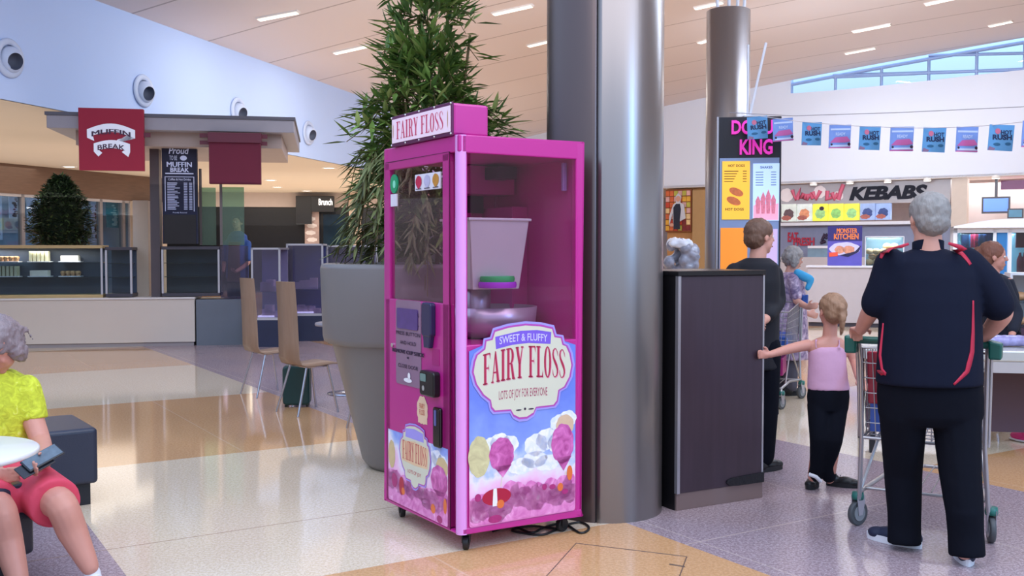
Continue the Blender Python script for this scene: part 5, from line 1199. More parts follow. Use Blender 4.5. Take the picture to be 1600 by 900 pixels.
# ------------------------------------------------------------------ shopping trolleys
wire = M('zinc wire', 'B8B4B4', .3, metal=.75)
def trolley(T, label, hcol, full=True):
    e = thing('shopping_trolley', label, 'shopping trolley', T, 'supermarket trolleys')
    L0, L1 = -.02, .82
    def bs(t): return Vector((.305-.05*t, L0+(L1-L0)*t, 0))       # half width along depth
    zb = lambda t: .50+.10*t; zt_ = lambda t: .98-.06*t
    g = MB(); r_ = .0032
    for side in (-1, 1):
        for k in range(15):
            t = k/14; b_ = bs(t); g.tube([(side*(b_.x-.03), b_.y, zb(t)), (side*b_.x, b_.y, zt_(t))], r_, 5)
        for k in range(7):
            q_ = k/6; pts = []
            for t in (0, 1): b_ = bs(t); z = zb(t)+(zt_(t)-zb(t))*q_; pts.append((side*(b_.x-.03*(1-q_)), b_.y, z))
            g.tube(pts, r_ if 0 < k < 6 else .006, 5)
    for t in (0, 1):
        b_ = bs(t)
        for k in range(13):
            x = -1+2*k/12; g.tube([(x*(b_.x-.03), b_.y, zb(t)), (x*b_.x, b_.y, zt_(t))], r_, 5)
        for k in range(7):
            q_ = k/6; z = zb(t)+(zt_(t)-zb(t))*q_; g.tube([(-(b_.x-.03*(1-q_)), b_.y, z), ((b_.x-.03*(1-q_)), b_.y, z)], r_ if 0 < k < 6 else .006, 5)
    for k in range(13):
        x = -1+2*k/12; a, c = bs(0), bs(1); g.tube([(x*(a.x-.03), a.y, zb(0)), (x*(c.x-.03), c.y, zb(1))], r_, 5)
    for k in range(14):
        t = k/13; b_ = bs(t); g.tube([(-(b_.x-.03), b_.y, zb(t)), (b_.x-.03, b_.y, zb(t))], r_, 5)
    g.build('basket', wire, e)
    g = MB()
    for s_ in (-1, 1):
        g.tube([(s_*.31, -.09, 1.02), (s_*.305, -.05, .9), (s_*.30, -.03, .5), (s_*.315, .02, .2), (s_*.32, .03, .15)], .012, 8)
        g.tube([(s_*.325, -.06, 1.0), (s_*.32, -.02, .75), (s_*.315, 0, .5)], .009, 8)
        g.tube([(s_*.32, .03, .19), (s_*.24, .45, .22), (s_*.2, .86, .2), (s_*.2, .86, .15)], .013, 8)
        g.tube([(s_*.315, .04, .2), (s_*.25, .3, .5)], .009, 8); g.tube([(s_*.22, .62, .22), (s_*.24, .4, .53)], .009, 8)
        g.tube([(s_*.3, -.03, .5), (s_*.22, .8, .6)], .01, 8)
    g.tube([(-.3, .1, .2), (.3, .1, .2)], .009, 8); g.tube([(-.2, .86, .2), (.2, .86, .2)], .011, 8); g.tube([(-.3, -.03, .5), (.3, -.03, .5)], .009, 8)
    for k in range(6): x = -.18+.072*k; g.tube([(x, .12, .21), (x*.8, .84, .21)], .004, 5)
    g.build('chassis', wire, e)
    g = MB(); g.tube([(-.33, -.1, 1.03), (.33, -.1, 1.03)], .02, 14); hd_ = g.build('handle', hcol, e)
    for s_ in (-1, 1): g = MB(); g.prism([(s_*.345-.03, .96), (s_*.345+.03, .96), (s_*.345+.032, 1.04), (s_*.345-.032, 1.055)], -.14, -.04); g.build('handle_end', hcol, hd_, bevel=.01)
    for (x, y, r2) in ((-.33, .05, .068), (.33, .05, .068), (-.2, .84, .06), (.2, .84, .06)):
        c = bpy.data.objects.new('castor', None); COL.objects.link(c); c.parent = e; c.location = (x, y, 0); c.rotation_euler = (0, 0, .25 if x > 0 else -.5)
        g = MB(); g.rings([[Vector((xx, rr*cos(2*pi*j/28)*1, r2+rr*sin(2*pi*j/28))) for j in range(28)] for xx, rr in ((-.012, r2*.85), (-.014, r2*.96), (-.006, r2), (.006, r2), (.014, r2*.96), (.012, r2*.85))]); g.build('wheel', M('grey rubber', '4E5052', .5), c)
        g = MB(); g.cyl((-.017, 0, r2), (.017, 0, r2), r2*.62, n=20); g.build('hub', M('grey hub', '8B8E90', .4), c)
        g = MB(); g.prism([(0, 0)]*0 or [(-.02, r2), (.02, r2), (.03, r2+.05), (.02, r2+.09), (-.03, r2+.09)], -.024, -.018); g.T = Matrix.Identity(4)
        fk = MB(Matrix.Rotation(pi/2, 4, 'Z'))
        for yy in (-.022, .018): fk.prism([(-.015, r2-.01), (.015, r2-.01), (.035, r2+.07), (.03, r2+.1), (-.03, r2+.1)], yy, yy+.004)
        fk.build('fork', M('steel edge'), c)
        g = MB(); g.lathe([(.001, r2+.115), (.03, r2+.115), (.033, r2+.09), (.03, r2+.075), (.001, r2+.075)], n=18); g.build('swivel_cap', M('green castor cap', '1F6B60', .4), c)
    return e
grn = M('dark green handle plastic', '0F5B4F', .35)
w1, w2 = gnd(1338, 824), gnd(1546, 851)
tyaw = atan2(w2.y-w1.y, w2.x-w1.x); tc_ = (w1+w2)/2
TT = TR(tc_.x, tc_.y-.0, 0, tyaw)
tr = trolley(TT, 'zinc wire shopping trolley with green handle pushed by the person in the navy polo', grn)
# goods in it
def bottle(T, h, r_, m, cap, label, cat='bottle', group=None):
    e = thing('water_bottle' if cat == 'bottle' else 'drink_can', label, cat, T, group)
    g = MB(); g.lathe([(.001, 0), (r_, 0), (r_, h*.3), (r_*.92, h*.35), (r_, h*.4), (r_, h*.68), (r_*.4, h*.88), (r_*.38, h*.94)], n=20); g.build('body', m, e)
    g = MB(); g.lathe([(r_*.45, h*.93), (r_*.45, h), (.001, h)], n=16); g.build('cap', cap, e)
wb_ = M('clear blue plastic', 'A9BEDD', .12, var=.25, scale=9); wc_ = M('blue cap', '2B56B0', .4)
for k in range(4): bottle(TT@Matrix.Translation((-.215+.1*(k % 2), .12+.12*(k//2), .522)), .3, .045, wb_, wc_, ['clear water bottle, nearest left corner of the near trolley', 'clear water bottle, second from left in the near row of the near trolley', 'clear water bottle, left one of the far row in the near trolley', 'clear water bottle, right one of the far row in the near trolley'][k], group='water bottles in the near trolley')
for k in range(3): bottle(TT@Matrix.Translation((-.0+.1*k, .35, .548)), .3, .045, wb_, wc_, 'clear water bottle in the middle of the near trolley, %s of three' % ['leftmost', 'centre one', 'rightmost'][k], group='water bottles in the trolley middle')
g = MB(); g.rings([[(-.275, .0, .68), (-.215, .0, .68), (-.215, .06, .68), (-.275, .06, .68)], [(-.285, .0, .96), (-.225, .0, .96), (-.225, .05, .96), (-.285, .05, .96)]], smooth=False); o = g.build('red_packet', M('red packet', 'A8203A', .35, var=.2, scale=14), bevel=.008); o.data.transform(Matrix.Identity(4)); o.matrix_world = TT
tag(o, 'tall red packet standing at the left side of the near trolley', 'packet')
g = MB(); g.box(-.265, .01, .53, -.215, .06, .68); o = g.build('blue_carton', M('blue carton', '3F62B8', .4)); o.matrix_world = TT; tag(o, 'small blue carton below the red packet in the near trolley', 'carton')
g = MB(); g.ball((.2, .12, .88), .05, .06, .09, 12); g.ball((.22, .1, .8), .05, .05, .05); o = g.build('yellow_bag', M('yellow snack bag', 'D6A62E', .3, var=.3, scale=12), remesh=.01); o.matrix_world = TT; tag(o, 'yellow snack bag at the right end of the near trolley', 'snack bag')
g = MB(); g.box(.12, .2, .56, .22, .28, .98); o = g.build('pink_carton', M('pink carton', 'D98FAE', .4, var=.3, scale=10), bevel=.006); o.matrix_world = TT; tag(o, 'pink printed carton standing at the right in the near trolley', 'carton')
# second trolley behind the girl
v1, v2 = gnd(1228, 642), gnd(1209, 614)
T2 = TR(v1.x+.08, v1.y+.95, 0, pi-.35)
t2 = trolley(T2, 'zinc trolley carrying a blue crate behind the child in pink', M('blue handle plastic', '2450A0', .35))
g = MB(); g.prism(arcbox(-.24, .56, .24, .68, .02), .1, .74); o = g.build('blue_crate', M('blue crate', '2C58B4', .4, var=.1), bevel=.01); o.matrix_world = T2; tag(o, 'royal blue crate lying in the far trolley', 'crate')
g = MB(); g.box(-.2, .3, .3, .1, .7, .47); o = g.build('magenta_box', M('magenta box', 'A3246C', .4), bevel=.006); o.matrix_world = T2; tag(o, 'dark pink box on the lower rack of the far trolley', 'box')
q = gnd(1597, 690); e = thing('pink_shoe', 'bright pink shoe at the right picture edge', 'shoe', TR(q.x, q.y, 0, .4))
g = MB(); g.ball((0, 0, .04), .045, .11, .04); g.ball((0, -.05, .06), .04, .05, .05); g.build('upper', M('hot pink mesh', 'E23A86', .6), e, remesh=.008)
g = MB(); g.ball((0, 0, .012), .05, .12, .013); g.build('sole', M('white sole', 'E4E4E8', .5), e)
# ------------------------------------------------------------------ people
class Fig:
    def __init__(s, x, y, yaw, label):
        s.T = TR(x, y, 0, yaw); s.I = s.T.inverted(); s.e = thing('person', label, 'person', s.T); s.b = MB()
    def J(s, px, py, Y): return s.I @ at(px, py, Y)
    def torso(s, mb, rows, Y, cap=True, n=28, dy=0):
        rs = []
        for (l, r, py, ry) in rows:
            a = s.J(l, py, Y); b = s.J(r, py, Y); c = (a+b)/2; rx = (b-a).length/2
            rs.append([Vector((c.x+rx*cos(2*pi*i/n), c.y+dy+ry*sin(2*pi*i/n), c.z)) for i in range(n)])
        mb.rings(rs)
        return rs
def limb(mb, pr, n=14):
    """pr: [(Vector, radius)]; a smooth tapering limb with rounded joints"""
    P_ = [p for p, r in pr]; R_ = [r for p, r in pr]; pts = []; rr = []
    for i in range(len(P_)-1):
        a, b, c, d = P_[max(i-1, 0)], P_[i], P_[i+1], P_[min(i+2, len(P_)-1)]
        for k in range(6):
            t = k/6; pts.append(b.lerp(c, t)*.6+.4*(.5*((2*b)+(c-a)*t+(2*a-5*b+4*c-d)*t*t+(3*b-a-3*c+d)*t**3))); rr.append(R_[i]+(R_[i+1]-R_[i])*t)
    pts.append(P_[-1]); rr.append(R_[-1]); mb.tube(pts, rr, n)
    mb.ball(P_[0], R_[0]*.98, n=12); mb.ball(P_[-1], R_[-1]*.98, n=12)
def hand(mb, wrist, tip, side, s=1.0, curl=.5, up=None):
    """palm along wrist->tip, fingers curling toward 'up' negative; side = direction of the thumb"""
    d = (tip-wrist).normalized(); sd = (side-d*side.dot(d)).normalized(); nn = d.cross(sd).normalized()
    if up is not None and nn.dot(up) < 0: nn = -nn
    pc_ = wrist+d*.045*s; R = Matrix((sd, d, nn)).transposed()
    mb.ball(pc_, .038*s, .05*s, .014*s, 12, R); limb(mb, [(wrist, .024*s), (pc_, .02*s)], 10)
    for k, (o, L) in enumerate(((.029, .072), (.0105, .08), (-.009, .075), (-.028, .06))):
        b = pc_+sd*o*s+d*.036*s; a1 = curl*.7; pts = [(b-d*.02*s, .0088*s), (b, .0088*s)]; p = b; ang = 0
        for j in range(3):
            ang += a1; p = p+(d*cos(ang)-nn*sin(ang))*(L*s*(.42, .32, .26)[j]); pts.append((p, .0082*s-.0008*j*s))
        limb(mb, pts, 8)
    b = wrist+d*.02*s+sd*.024*s; p1 = b+(sd*.8+d*.6).normalized()*.035*s-nn*.008*s; p2 = p1+(d*.9+sd*.2-nn*.5*curl).normalized()*.032*s
    limb(mb, [(b, .012*s), (p1, .0105*s), (p2, .0085*s)], 8)
def head(fig, c, h, yaw, pitch=0, skin=None, haircol='6B5A4C', style='short', parent=None):
    R = Matrix.Rotation(yaw, 3, 'Z') @ Matrix.Rotation(pitch, 3, 'X'); v = lambda x, y, z: c+R@Vector((x*h, y*h, z*h)); mb = fig.b
    mb.ball(v(0, -.03, .12), .335*h, .41*h, .37*h, 20, R, 12); mb.ball(v(0, .10, -.17), .245*h, .26*h, .27*h, 16, R)
    mb.ball(v(0, .24, -.38), .1*h, .09*h, .08*h, 10, R); mb.ball(v(0, .27, .1), .2*h, .08*h, .06*h, 10, R)
    for s_ in (-1, 1):
        mb.ball(v(s_*.335, -.02, -.02), .035*h, .075*h, .12*h, 10, R@Matrix.Rotation(s_*.3, 3, 'Z')); mb.ball(v(s_*.16, .24, -.12), .08*h, .07*h, .1*h, 10, R)
    limb(mb, [(v(0, .33, .08), .04*h), (v(0, .43, -.08), .058*h)], 8); mb.ball(v(0, .335, -.235), .1*h, .05*h, .03*h, 10, R); mb.ball(v(0, .325, -.275), .09*h, .05*h, .03*h, 10, R)
    g = MB()
    for s_ in (-1, 1): g.ball(v(s_*.135, .315, .02), .05*h, .045*h, .038*h, 10, R)
    g.build('eyes', M('eye white', 'E6E2E0', .3), fig.e)
    g = MB()
    for s_ in (-1, 1): g.ball(v(s_*.135, .35, .02), .02*h, .015*h, .024*h, 8, R)
    g.build('irises', M('eye dark', '2B2320', .2), fig.e)
    g = MB(); g.ball(v(0, .375, -.255), .085*h, .015*h, .02*h, 10, R); g.build('lips', M('lips', 'B0685E', .5), fig.e)
    hm = M('hair %s' % haircol, haircol, .55, var=.35, scale=30, bump=.6, bscale=90, stretch=(1, 1, .25))
    g = MB()
    g.ball(v(0, -.075, .17), .375*h, .42*h, .385*h, 22, R, 14)
    if style in ('short', 'tied', 'bun', 'bob'):
        g.ball(v(0, -.2, -.02), .34*h, .3*h, .32*h, 18, R)
    if style == 'tied': g.ball(v(0, -.5, .12), .12*h, .13*h, .13*h, 12, R); limb(g, [(v(0, -.5, .1), .1*h), (v(0, -.58, -.2), .1*h), (v(0, -.5, -.6), .05*h)])
    if style == 'bun': g.ball(v(0, -.48, .2), .16*h, .15*h, .16*h, 12, R)
    if style == 'bob':
        for s_ in (-1, 1): g.ball(v(s_*.29, -.06, -.1), .12*h, .2*h, .32*h, 12, R)
        random.seed(5)
        for k in range(14):
            a = random.uniform(-2.4, .4); p0 = v(.36*cos(a), -.1+.38*sin(a), .15); p1 = v(.45*cos(a), -.1+.46*sin(a), -.15-.2*random.random()); limb(g, [(p0, .03*h), (p0.lerp(p1, .5)+Vector((0, 0, .02)), .025*h), (p1, .008*h)], 6)
    o = g.build('hair', hm, fig.e, remesh=.009, smooth=2)
    if 'hairtex' not in bpy.data.textures: t_ = bpy.data.textures.new('hairtex', 'CLOUDS'); t_.noise_scale = .025; t_.noise_depth = 2
    dm = o.modifiers.new('locks', 'DISPLACE'); dm.texture = bpy.data.textures['hairtex']; dm.strength = .028 if style == 'bob' else .014; dm.mid_level = .45
def ribbon(fig, target, pts, Y, w, m, nm, off=.003):
    P_ = [fig.J(px, py, Y) for px, py in pts]; out = []
    for i in range(len(P_)-1):
        for k in range(8): out.append(P_[i].lerp(P_[i+1], k/8))
    out.append(P_[-1]); vs = []; ws = w if isinstance(w, list) else [w]*2
    for i, p in enumerate(out):
        t = (out[min(i+1, len(out)-1)]-out[max(i-1, 0)]).normalized(); s_ = t.cross(Vector((0, 1, 0))).normalized(); f = i/(len(out)-1)*(len(ws)-1); j = min(int(f), len(ws)-2); ww = ws[j]+(ws[j+1]-ws[j])*(f-j)
        vs += [p-s_*ww, p, p+s_*ww]
    g = MB(); g.add(vs, [q for i in range(len(out)-1) for q in ((3*i, 3*i+1, 3*i+4, 3*i+3), (3*i+1, 3*i+2, 3*i+5, 3*i+4))], True)
    o = g.build(nm, m, target)
    s = o.modifiers.new('wrap', 'SHRINKWRAP'); s.target = target; s.wrap_method = 'PROJECT'; s.use_negative_direction = True; s.use_positive_direction = True; s.use_project_y = True; s.wrap_mode = 'ABOVE_SURFACE'; s.offset = off
    th = o.modifiers.new('thick', 'SOLIDIFY'); th.thickness = .002
    return o
def shoe(fig, heel, toe, s=1.0, m=None, sole=None, nm='shoe'):
    d = (toe-heel); d.z = 0; L = d.length; d.normalize(); R = Matrix.Rotation(atan2(-d.x, d.y), 3, 'Z'); b = Vector((heel.x, heel.y, 0))
    p = lambda x, y, z: b+R@Vector((x, y*L, z))
    g = MB()
    g.ball(p(0, .2, .045*s), .042*s, .22*L, .045*s, 14, R); g.ball(p(0, .55, .04*s), .045*s, .3*L, .038*s, 14, R); g.ball(p(0, .8, .035*s), .046*s, .19*L, .03*s, 14, R); g.ball(p(0, .18, .075*s), .038*s, .14*L, .04*s, 12, R)
    o = g.build(nm, m, fig.e, remesh=.008, smooth=3)
    g = MB(); out = [(.040*s*cos(t)*(1+.12*sin(t)), .5+.5*sin(t)) for t in [2*pi*i/24 for i in range(24)]]
    g.rings([[p(x*1.12, y*1.02-.01, z) for x, y in out] for z in (0.001, .034*s)], smooth=False); g.build('sole', sole, o)
    g = MB()
    for k in range(4): g.tube([p(-.02*s, .42+.08*k, .082*s-.008*k), p(.02*s, .42+.08*k, .082*s-.008*k)], .003, 5)
    g.build('laces', sole if sole else m, o)
    return o
skinA = M('fair skin', 'D79C88', .55, var=.06, scale=20)
skinB = M('warm skin', 'CF8F7C', .5, var=.08, scale=14)
# ---- man with trolley, back to us
Fm = Fig(2.03, 4.84, -.12, 'big person in navy polo with red piping, black trousers, pushing the trolley, back turned'); Y0 = 4.86
hc = Fm.J(1450, 343, Y0); head(Fm, hc, .245, .18, 0, skinA, '8F8A86', 'short')
b = Fm.b; limb(b, [(Fm.J(1450, 362, Y0), .062), (Fm.J(1450, 400, Y0), .07)])
Fm.torso(b, [(1392, 1512, 408, .09), (1392, 1516, 460, .12), (1386, 1520, 540, .13), (1384, 1524, 600, .13), (1390, 1520, 640, .11)], Y0+.02)
La, Lb, Lc = Fm.J(1392, 412, Y0), Fm.J(1372, 470, Y0+.02), Fm.J(1345, 515, 5.14)
Ra, Rb, Rc = Fm.J(1512, 408, Y0), Fm.J(1566, 484, Y0-.03), Fm.J(1537, 526, 5.0)
Lm = Fm.J(1357, 492, 5.0)
limb(b, [(La, .06), (Lb, .05), (Lm, .043), (Lc, .03)]); limb(b, [(Ra, .062), (Rb, .052), (Fm.J(1555, 506, 4.92), .046), (Rc, .032)])
hand(b, Lc, Lc+Vector((.0, .1, .0)), Vector((1, 0, 0)), 1.05, 1.0, Vector((0, 0, 1))); hand(b, Rc, Rc+Vector((.02, .1, .0)), Vector((-1, 0, 0)), 1.05, 1.0, Vector((0, 0, 1)))
hipL, hipR = Fm.J(1418, 610, Y0+.02), Fm.J(1492, 610, Y0+.02)
anL, anR = Fm.J(1414, 835, 4.98), Fm.J(1507, 862, 4.72)
knL, knR = Fm.J(1412, 735, 5.0), Fm.J(1500, 740, 4.8)
limb(b, [(hipL, .09), (knL, .06), (anL, .04)]); limb(b, [(hipR, .09), (knR, .06), (anR, .04)])
b.build('body', skinA, Fm.e, remesh=.0075, smooth=2)
navyp = M('navy polo jersey', '0E1326', .85, var=.12, scale=6, bump=.25, bscale=9, spec=.2)
g = MB()
Fm.torso(g, [(1430, 1474, 388, .05), (1408, 1496, 396, .085), (1390, 1514, 408, .12), (1380, 1524, 432, .145), (1377, 1528, 470, .165), (1376, 1530, 510, .175), (1374, 1531, 555, .18), (1371, 1532, 600, .18)], Y0)
limb(g, [(La, .078), (Fm.J(1380, 448, Y0+.01), .075), (Fm.J(1368, 474, Y0+.03), .072)]); limb(g, [(Fm.J(1508, 412, Y0), .085), (Fm.J(1540, 446, Y0-.02), .085), (Fm.J(1558, 476, Y0-.03), .082)])
shirt = g.build('polo_shirt', navyp, Fm.e, remesh=.011, smooth=4)
g = MB(); cpts = [Fm.J(1450, 388, Y0)+Vector((.073*cos(t), .062*sin(t)-.0, .012-.015*sin(t))) for t in [2*pi*i/20 for i in range(20)]]
g.rings([[q+Vector((0, 0, -.03)) for q in cpts], [q+Vector((0, 0, .018)) for q in cpts], [Fm.J(1450, 388, Y0)+(q-Fm.J(1450, 388, Y0))*.9+Vector((0, 0, .022)) for q in cpts], [Fm.J(1450, 388, Y0)+(q-Fm.J(1450, 388, Y0))*.88+Vector((0, 0, -.03)) for q in cpts]], cap=False); g.build('collar', navyp, shirt)
rp = M('crimson piping', 'B81B3C', .6)
Yr = 4.70
ribbon(Fm, shirt, [(1387, 404), (1392, 394), (1405, 386), (1420, 381)], Yr, [.004, .009, .006], rp, 'red_piping')
ribbon(Fm, shirt, [(1482, 380), (1500, 386), (1514, 397), (1524, 414)], Yr, [.006, .013, .008], rp, 'red_piping')
ribbon(Fm, shirt, [(1380, 505), (1378, 525), (1375, 555), (1378, 577), (1390, 591)], Yr, [.003, .006, .005], rp, 'red_piping')
ribbon(Fm, shirt, [(1523, 470), (1521, 520), (1519, 550), (1510, 580), (1488, 600)], Yr, [.004, .010, .013, .005], rp, 'red_piping')
blkc = M('black trouser cloth', '0C0E18', .9, var=.15, scale=8, bump=.8, bscale=7, spec=.15)
g = MB()
Fm.torso(g, [(1374, 1530, 592, .165), (1373, 1533, 620, .16), (1375, 1533, 648, .145), (1384, 1524, 664, .11)], Y0+.01)
limb(g, [(Fm.J(1411, 640, Y0+.02), .115), (Fm.J(1411, 735, 5.0), .093), (Fm.J(1413, 800, 5.0), .082)]); g.tube([Fm.J(1413, 790, 5.0), Fm.J(1413, 820, 5.0), Fm.J(1413, 850, 4.99)], [.082, .08, .082], 18)
limb(g, [(Fm.J(1494, 640, Y0), .118), (Fm.J(1500, 735, 4.8), .098), (Fm.J(1508, 805, 4.75), .086)]); g.tube([Fm.J(1507, 795, 4.75), Fm.J(1509, 835, 4.75), Fm.J(1511, 868, 4.74)], [.086, .082, .084], 18)
g.build('trousers', blkc, Fm.e, remesh=.011, smooth=4)
sn = M('dark navy canvas', '1A2440', .6); wsn = M('white sole', 'E4E4E8')
h0 = Fm.I@gnd(1440, 858); t0 = Fm.I@gnd(1368, 842); shoe(Fm, h0, h0+(t0-h0).normalized()*.29, 1.05, sn, wsn)
h0 = Fm.I@gnd(1513, 886); t0 = Fm.I@gnd(1500, 862); shoe(Fm, h0, h0+(t0-h0).normalized()*.29, 1.05, sn, wsn)
# ---- girl in pink top
Fg = Fig(1.93, 6.17, 0, 'child in pale pink vest top and black trousers reaching left to the dark cabinet'); Yg = 6.17
head(Fg, Fg.J(1299, 487, Yg), .215, .25, 0, skinB, '9A7458', 'tied'); b = Fg.b
limb(b, [(Fg.J(1298, 505, Yg), .042), (Fg.J(1296, 530, Yg), .045)])
Fg.torso(b, [(1280, 1312, 527, .045), (1261, 1327, 536, .055), (1265, 1321, 560, .07), (1268, 1320, 590, .065), (1266, 1324, 615, .075), (1268, 1320, 640, .07)], Yg)
sL = Fg.J(1262, 539, Yg); eL = Fg.J(1234, 545, 6.12); wL = Fg.J(1203, 554, 6.05); limb(b, [(sL, .036), (eL, .031), (wL, .021)]); hand(b, wL, Fg.J(1189, 554, 6.03), Vector((0, 0, 1)), .78, .6, Vector((0, 1, 0)))
sR = Fg.J(1326, 539, Yg); eR = Fg.J(1337, 566, 6.15); wR = Fg.J(1342, 590, 6.0); limb(b, [(sR, .037), (eR, .033), (wR, .024)]); hand(b, wR, wR+Vector((.03, -.05, -.06)), Vector((-1, 0, 0)), .78, .4)
hL, hR = Fg.J(1280, 625, Yg), Fg.J(1308, 625, Yg); kL, kR = Fg.J(1280, 685, 6.13), Fg.J(1302, 690, 6.1); aL, aR = Fg.J(1270, 745, 6.2), Fg.J(1296, 748, 6.2)
limb(b, [(hL, .06), (kL, .045), (aL, .032)]); limb(b, [(hR, .06), (kR, .045), (aR, .032)])
b.build('body', skinB, Fg.e, remesh=.0065, smooth=2)
g = MB(); Fg.torso(g, [(1268, 1320, 541, .066), (1263, 1322, 548, .074), (1263, 1322, 570, .082), (1262, 1325, 595, .085), (1262, 1328, 609, .09)], Yg)
for px in (1275, 1311): g.tube([Fg.J(px, 545, Yg-.07), Fg.J(px, 532, Yg-.05), Fg.J(px+1, 531, Yg+.02)], .008, 8)
top_ = g.build('vest_top', M('pale pink cotton', 'D3A0BA', .8, var=.06, scale=12, bump=.5, bscale=14), Fg.e, remesh=.009, smooth=2)
g = MB(); Fg.torso(g, [(1263, 1326, 604, .085), (1261, 1327, 620, .09), (1263, 1325, 640, .085)], Yg)
limb(g, [(Fg.J(1279, 632, Yg), .07), (Fg.J(1281, 685, 6.12), .062), (Fg.J(1278, 725, 6.16), .05), (Fg.J(1273, 742, 6.2), .045)]); limb(g, [(Fg.J(1308, 632, Yg), .068), (Fg.J(1301, 688, 6.1), .06), (Fg.J(1292, 725, 6.16), .05), (Fg.J(1295, 744, 6.2), .045)])
g.build('trousers', blkc, Fg.e, remesh=.009, smooth=3)
bs_ = M('black shoe leather', '0E0E12', .4); 
h0 = Fg.I@gnd(1275, 757); shoe(Fg, h0, h0+Vector((-.09, -.15, 0)), .85, bs_, M('black sole', '1C1C20', .6)); h0 = Fg.I@gnd(1291, 758); shoe(Fg, h0, h0+Vector((.19, -.08, 0)), .85, bs_, M('black sole'))
g = MB(); g.tube([Fg.J(1264, 741, 6.14), Fg.J(1275, 745, 6.12), Fg.J(1282, 752, 6.14)], .012, 8); g.build('sock_edge', M('white sock', 'DADAE0', .7), Fg.e)
# ---- person behind the dark cabinet
Fc = Fig(1.66, 6.85, -.9, 'person in black top standing behind the dark cabinet, head before the menu screens'); Yc = 6.85
head(Fc, Fc.J(1188, 371, Yc), .24, -.3, 0, skinA, '6E4F3E', 'short'); b = Fc.b; limb(b, [(Fc.J(1186, 385, Yc), .055), (Fc.J(1183, 410, Yc), .06)])
def rtorso(F, mb, rows, rotless=True):
    rs = []
    for (px, py, Y, rx, ry) in rows:
        c = F.J(px, py, Y); rs.append([Vector((c.x+rx*cos(2*pi*i/24), c.y+ry*sin(2*pi*i/24), c.z)) for i in range(24)])
    mb.rings(rs)
rtorso(Fc, b, [(1180, 412, Yc, .16, .1), (1176, 440, Yc, .18, .12), (1176, 520, Yc, .16, .12), (1176, 560, Yc, .17, .13)])
for s_ in (-1, 1): limb(b, [(Fc.I@Vector((Fc.T.translation.x, Yc, .9))+Vector((s_*.09, 0, 0)), .09), (Vector((s_*.09, .02, .48)), .06), (Vector((s_*.09, 0, .08)), .045)])
cs_ = Fc.J(1208, 428, Yc); ce_ = Fc.J(1214, 470, Yc); cw_ = Fc.J(1165, 425, 6.35)
limb(b, [(Fc.J(1146, 425, Yc), .05), (Fc.J(1132, 470, Yc-.05), .045), (Fc.J(1150, 450, 6.5), .03)]); limb(b, [(cs_, .05), (ce_, .045), (Fc.J(1195, 500, 6.6), .03)])
hand(b, Fc.J(1150, 450, 6.5), Fc.J(1156, 436, 6.45), Vector((1, 0, 0)), 1, .5); hand(b, Fc.J(1195, 500, 6.6), Fc.J(1185, 510, 6.5), Vector((0, 0, 1)), 1, .6)
b.build('body', skinA, Fc.e, remesh=.009, smooth=2)
bt = M('black jersey', '15141C', .85, var=.1)
g = MB(); rtorso(Fc, g, [(1184, 403, Yc, .08, .08), (1180, 413, Yc, .17, .12), (1176, 440, Yc, .2, .15), (1175, 520, Yc, .19, .16), (1175, 575, Yc, .2, .17)])
limb(g, [(Fc.J(1148, 425, Yc), .066), (Fc.J(1134, 468, Yc-.05), .06)]); limb(g, [(cs_, .068), (ce_, .062), (Fc.J(1200, 492, 6.65), .05)])
g.build('top', bt, Fc.e, remesh=.012, smooth=3)
g = MB()
for s_ in (-1, 1): limb(g, [(Vector((s_*.09, 0, .85)), .11), (Vector((s_*.09, .02, .48)), .085), (Vector((s_*.09, 0, .1)), .07)])
g.build('trousers', blkc, Fc.e, remesh=.012, smooth=2)
for s_ in (-1, 1): shoe(Fc, Vector((s_*.09, -.08, 0)), Vector((s_*.1, .18, 0)), 1, bs_, M('black sole'))
# ---- older person in floral dress
Fo = Fig(2.86, 10.45, -1.2, 'grey haired person in mauve floral top with a bright blue scarf near the counter'); Yo = 10.45
head(Fo, Fo.J(1240, 404, Yo), .24, -.15, -.25, skinA, '9C9490', 'bob'); b = Fo.b; limb(b, [(Fo.J(1240, 412, Yo), .055), (Fo.J(1234, 430, Yo), .06)])
rtorso(Fo, b, [(1232, 432, Yo, .17, .1), (1232, 460, Yo, .18, .14), (1231, 500, Yo, .19, .17), (1230, 540, Yo, .2, .18)])
for s_ in (-1, 1): limb(b, [(Vector((s_*.09, 0, .75)), .09), (Vector((s_*.09, 0, .42)), .06), (Vector((s_*.09, 0, .08)), .045)])
w_ = Fo.J(1262, 480, 10.0); limb(b, [(Fo.J(1240, 437, 10.25), .05), (Fo.J(1245, 470, 10.2), .04), (w_, .03)]); hand(b, w_, Fo.J(1270, 478, 9.9), Vector((0, 0, 1)), 1, .8)
w_ = Fo.J(1262, 490, 10.5); limb(b, [(Fo.J(1230, 437, 10.65), .05), (Fo.J(1232, 475, 10.65), .04), (w_, .03)]); hand(b, w_, Fo.J(1270, 492, 10.5), Vector((0, 0, 1)), 1, .8)
b.build('body', skinA, Fo.e, remesh=.011, smooth=2)
fl_ = flossmat('mauve floral cloth', '6E5A80', 'C9AFC4', 'EADFE8')
g = MB(); rtorso(Fo, g, [(1236, 425, Yo, .08, .08), (1232, 434, Yo, .18, .13), (1231, 460, Yo, .2, .17), (1230, 505, Yo, .22, .2), (1229, 560, Yo, .25, .22)])
limb(g, [(Fo.J(1240, 437, 10.25), .065), (Fo.J(1245, 462, 10.2), .058)]); limb(g, [(Fo.J(1230, 437, 10.65), .065), (Fo.J(1232, 465, 10.65), .058)]); g.build('floral_top', fl_, Fo.e, remesh=.014, smooth=3)
g = MB()
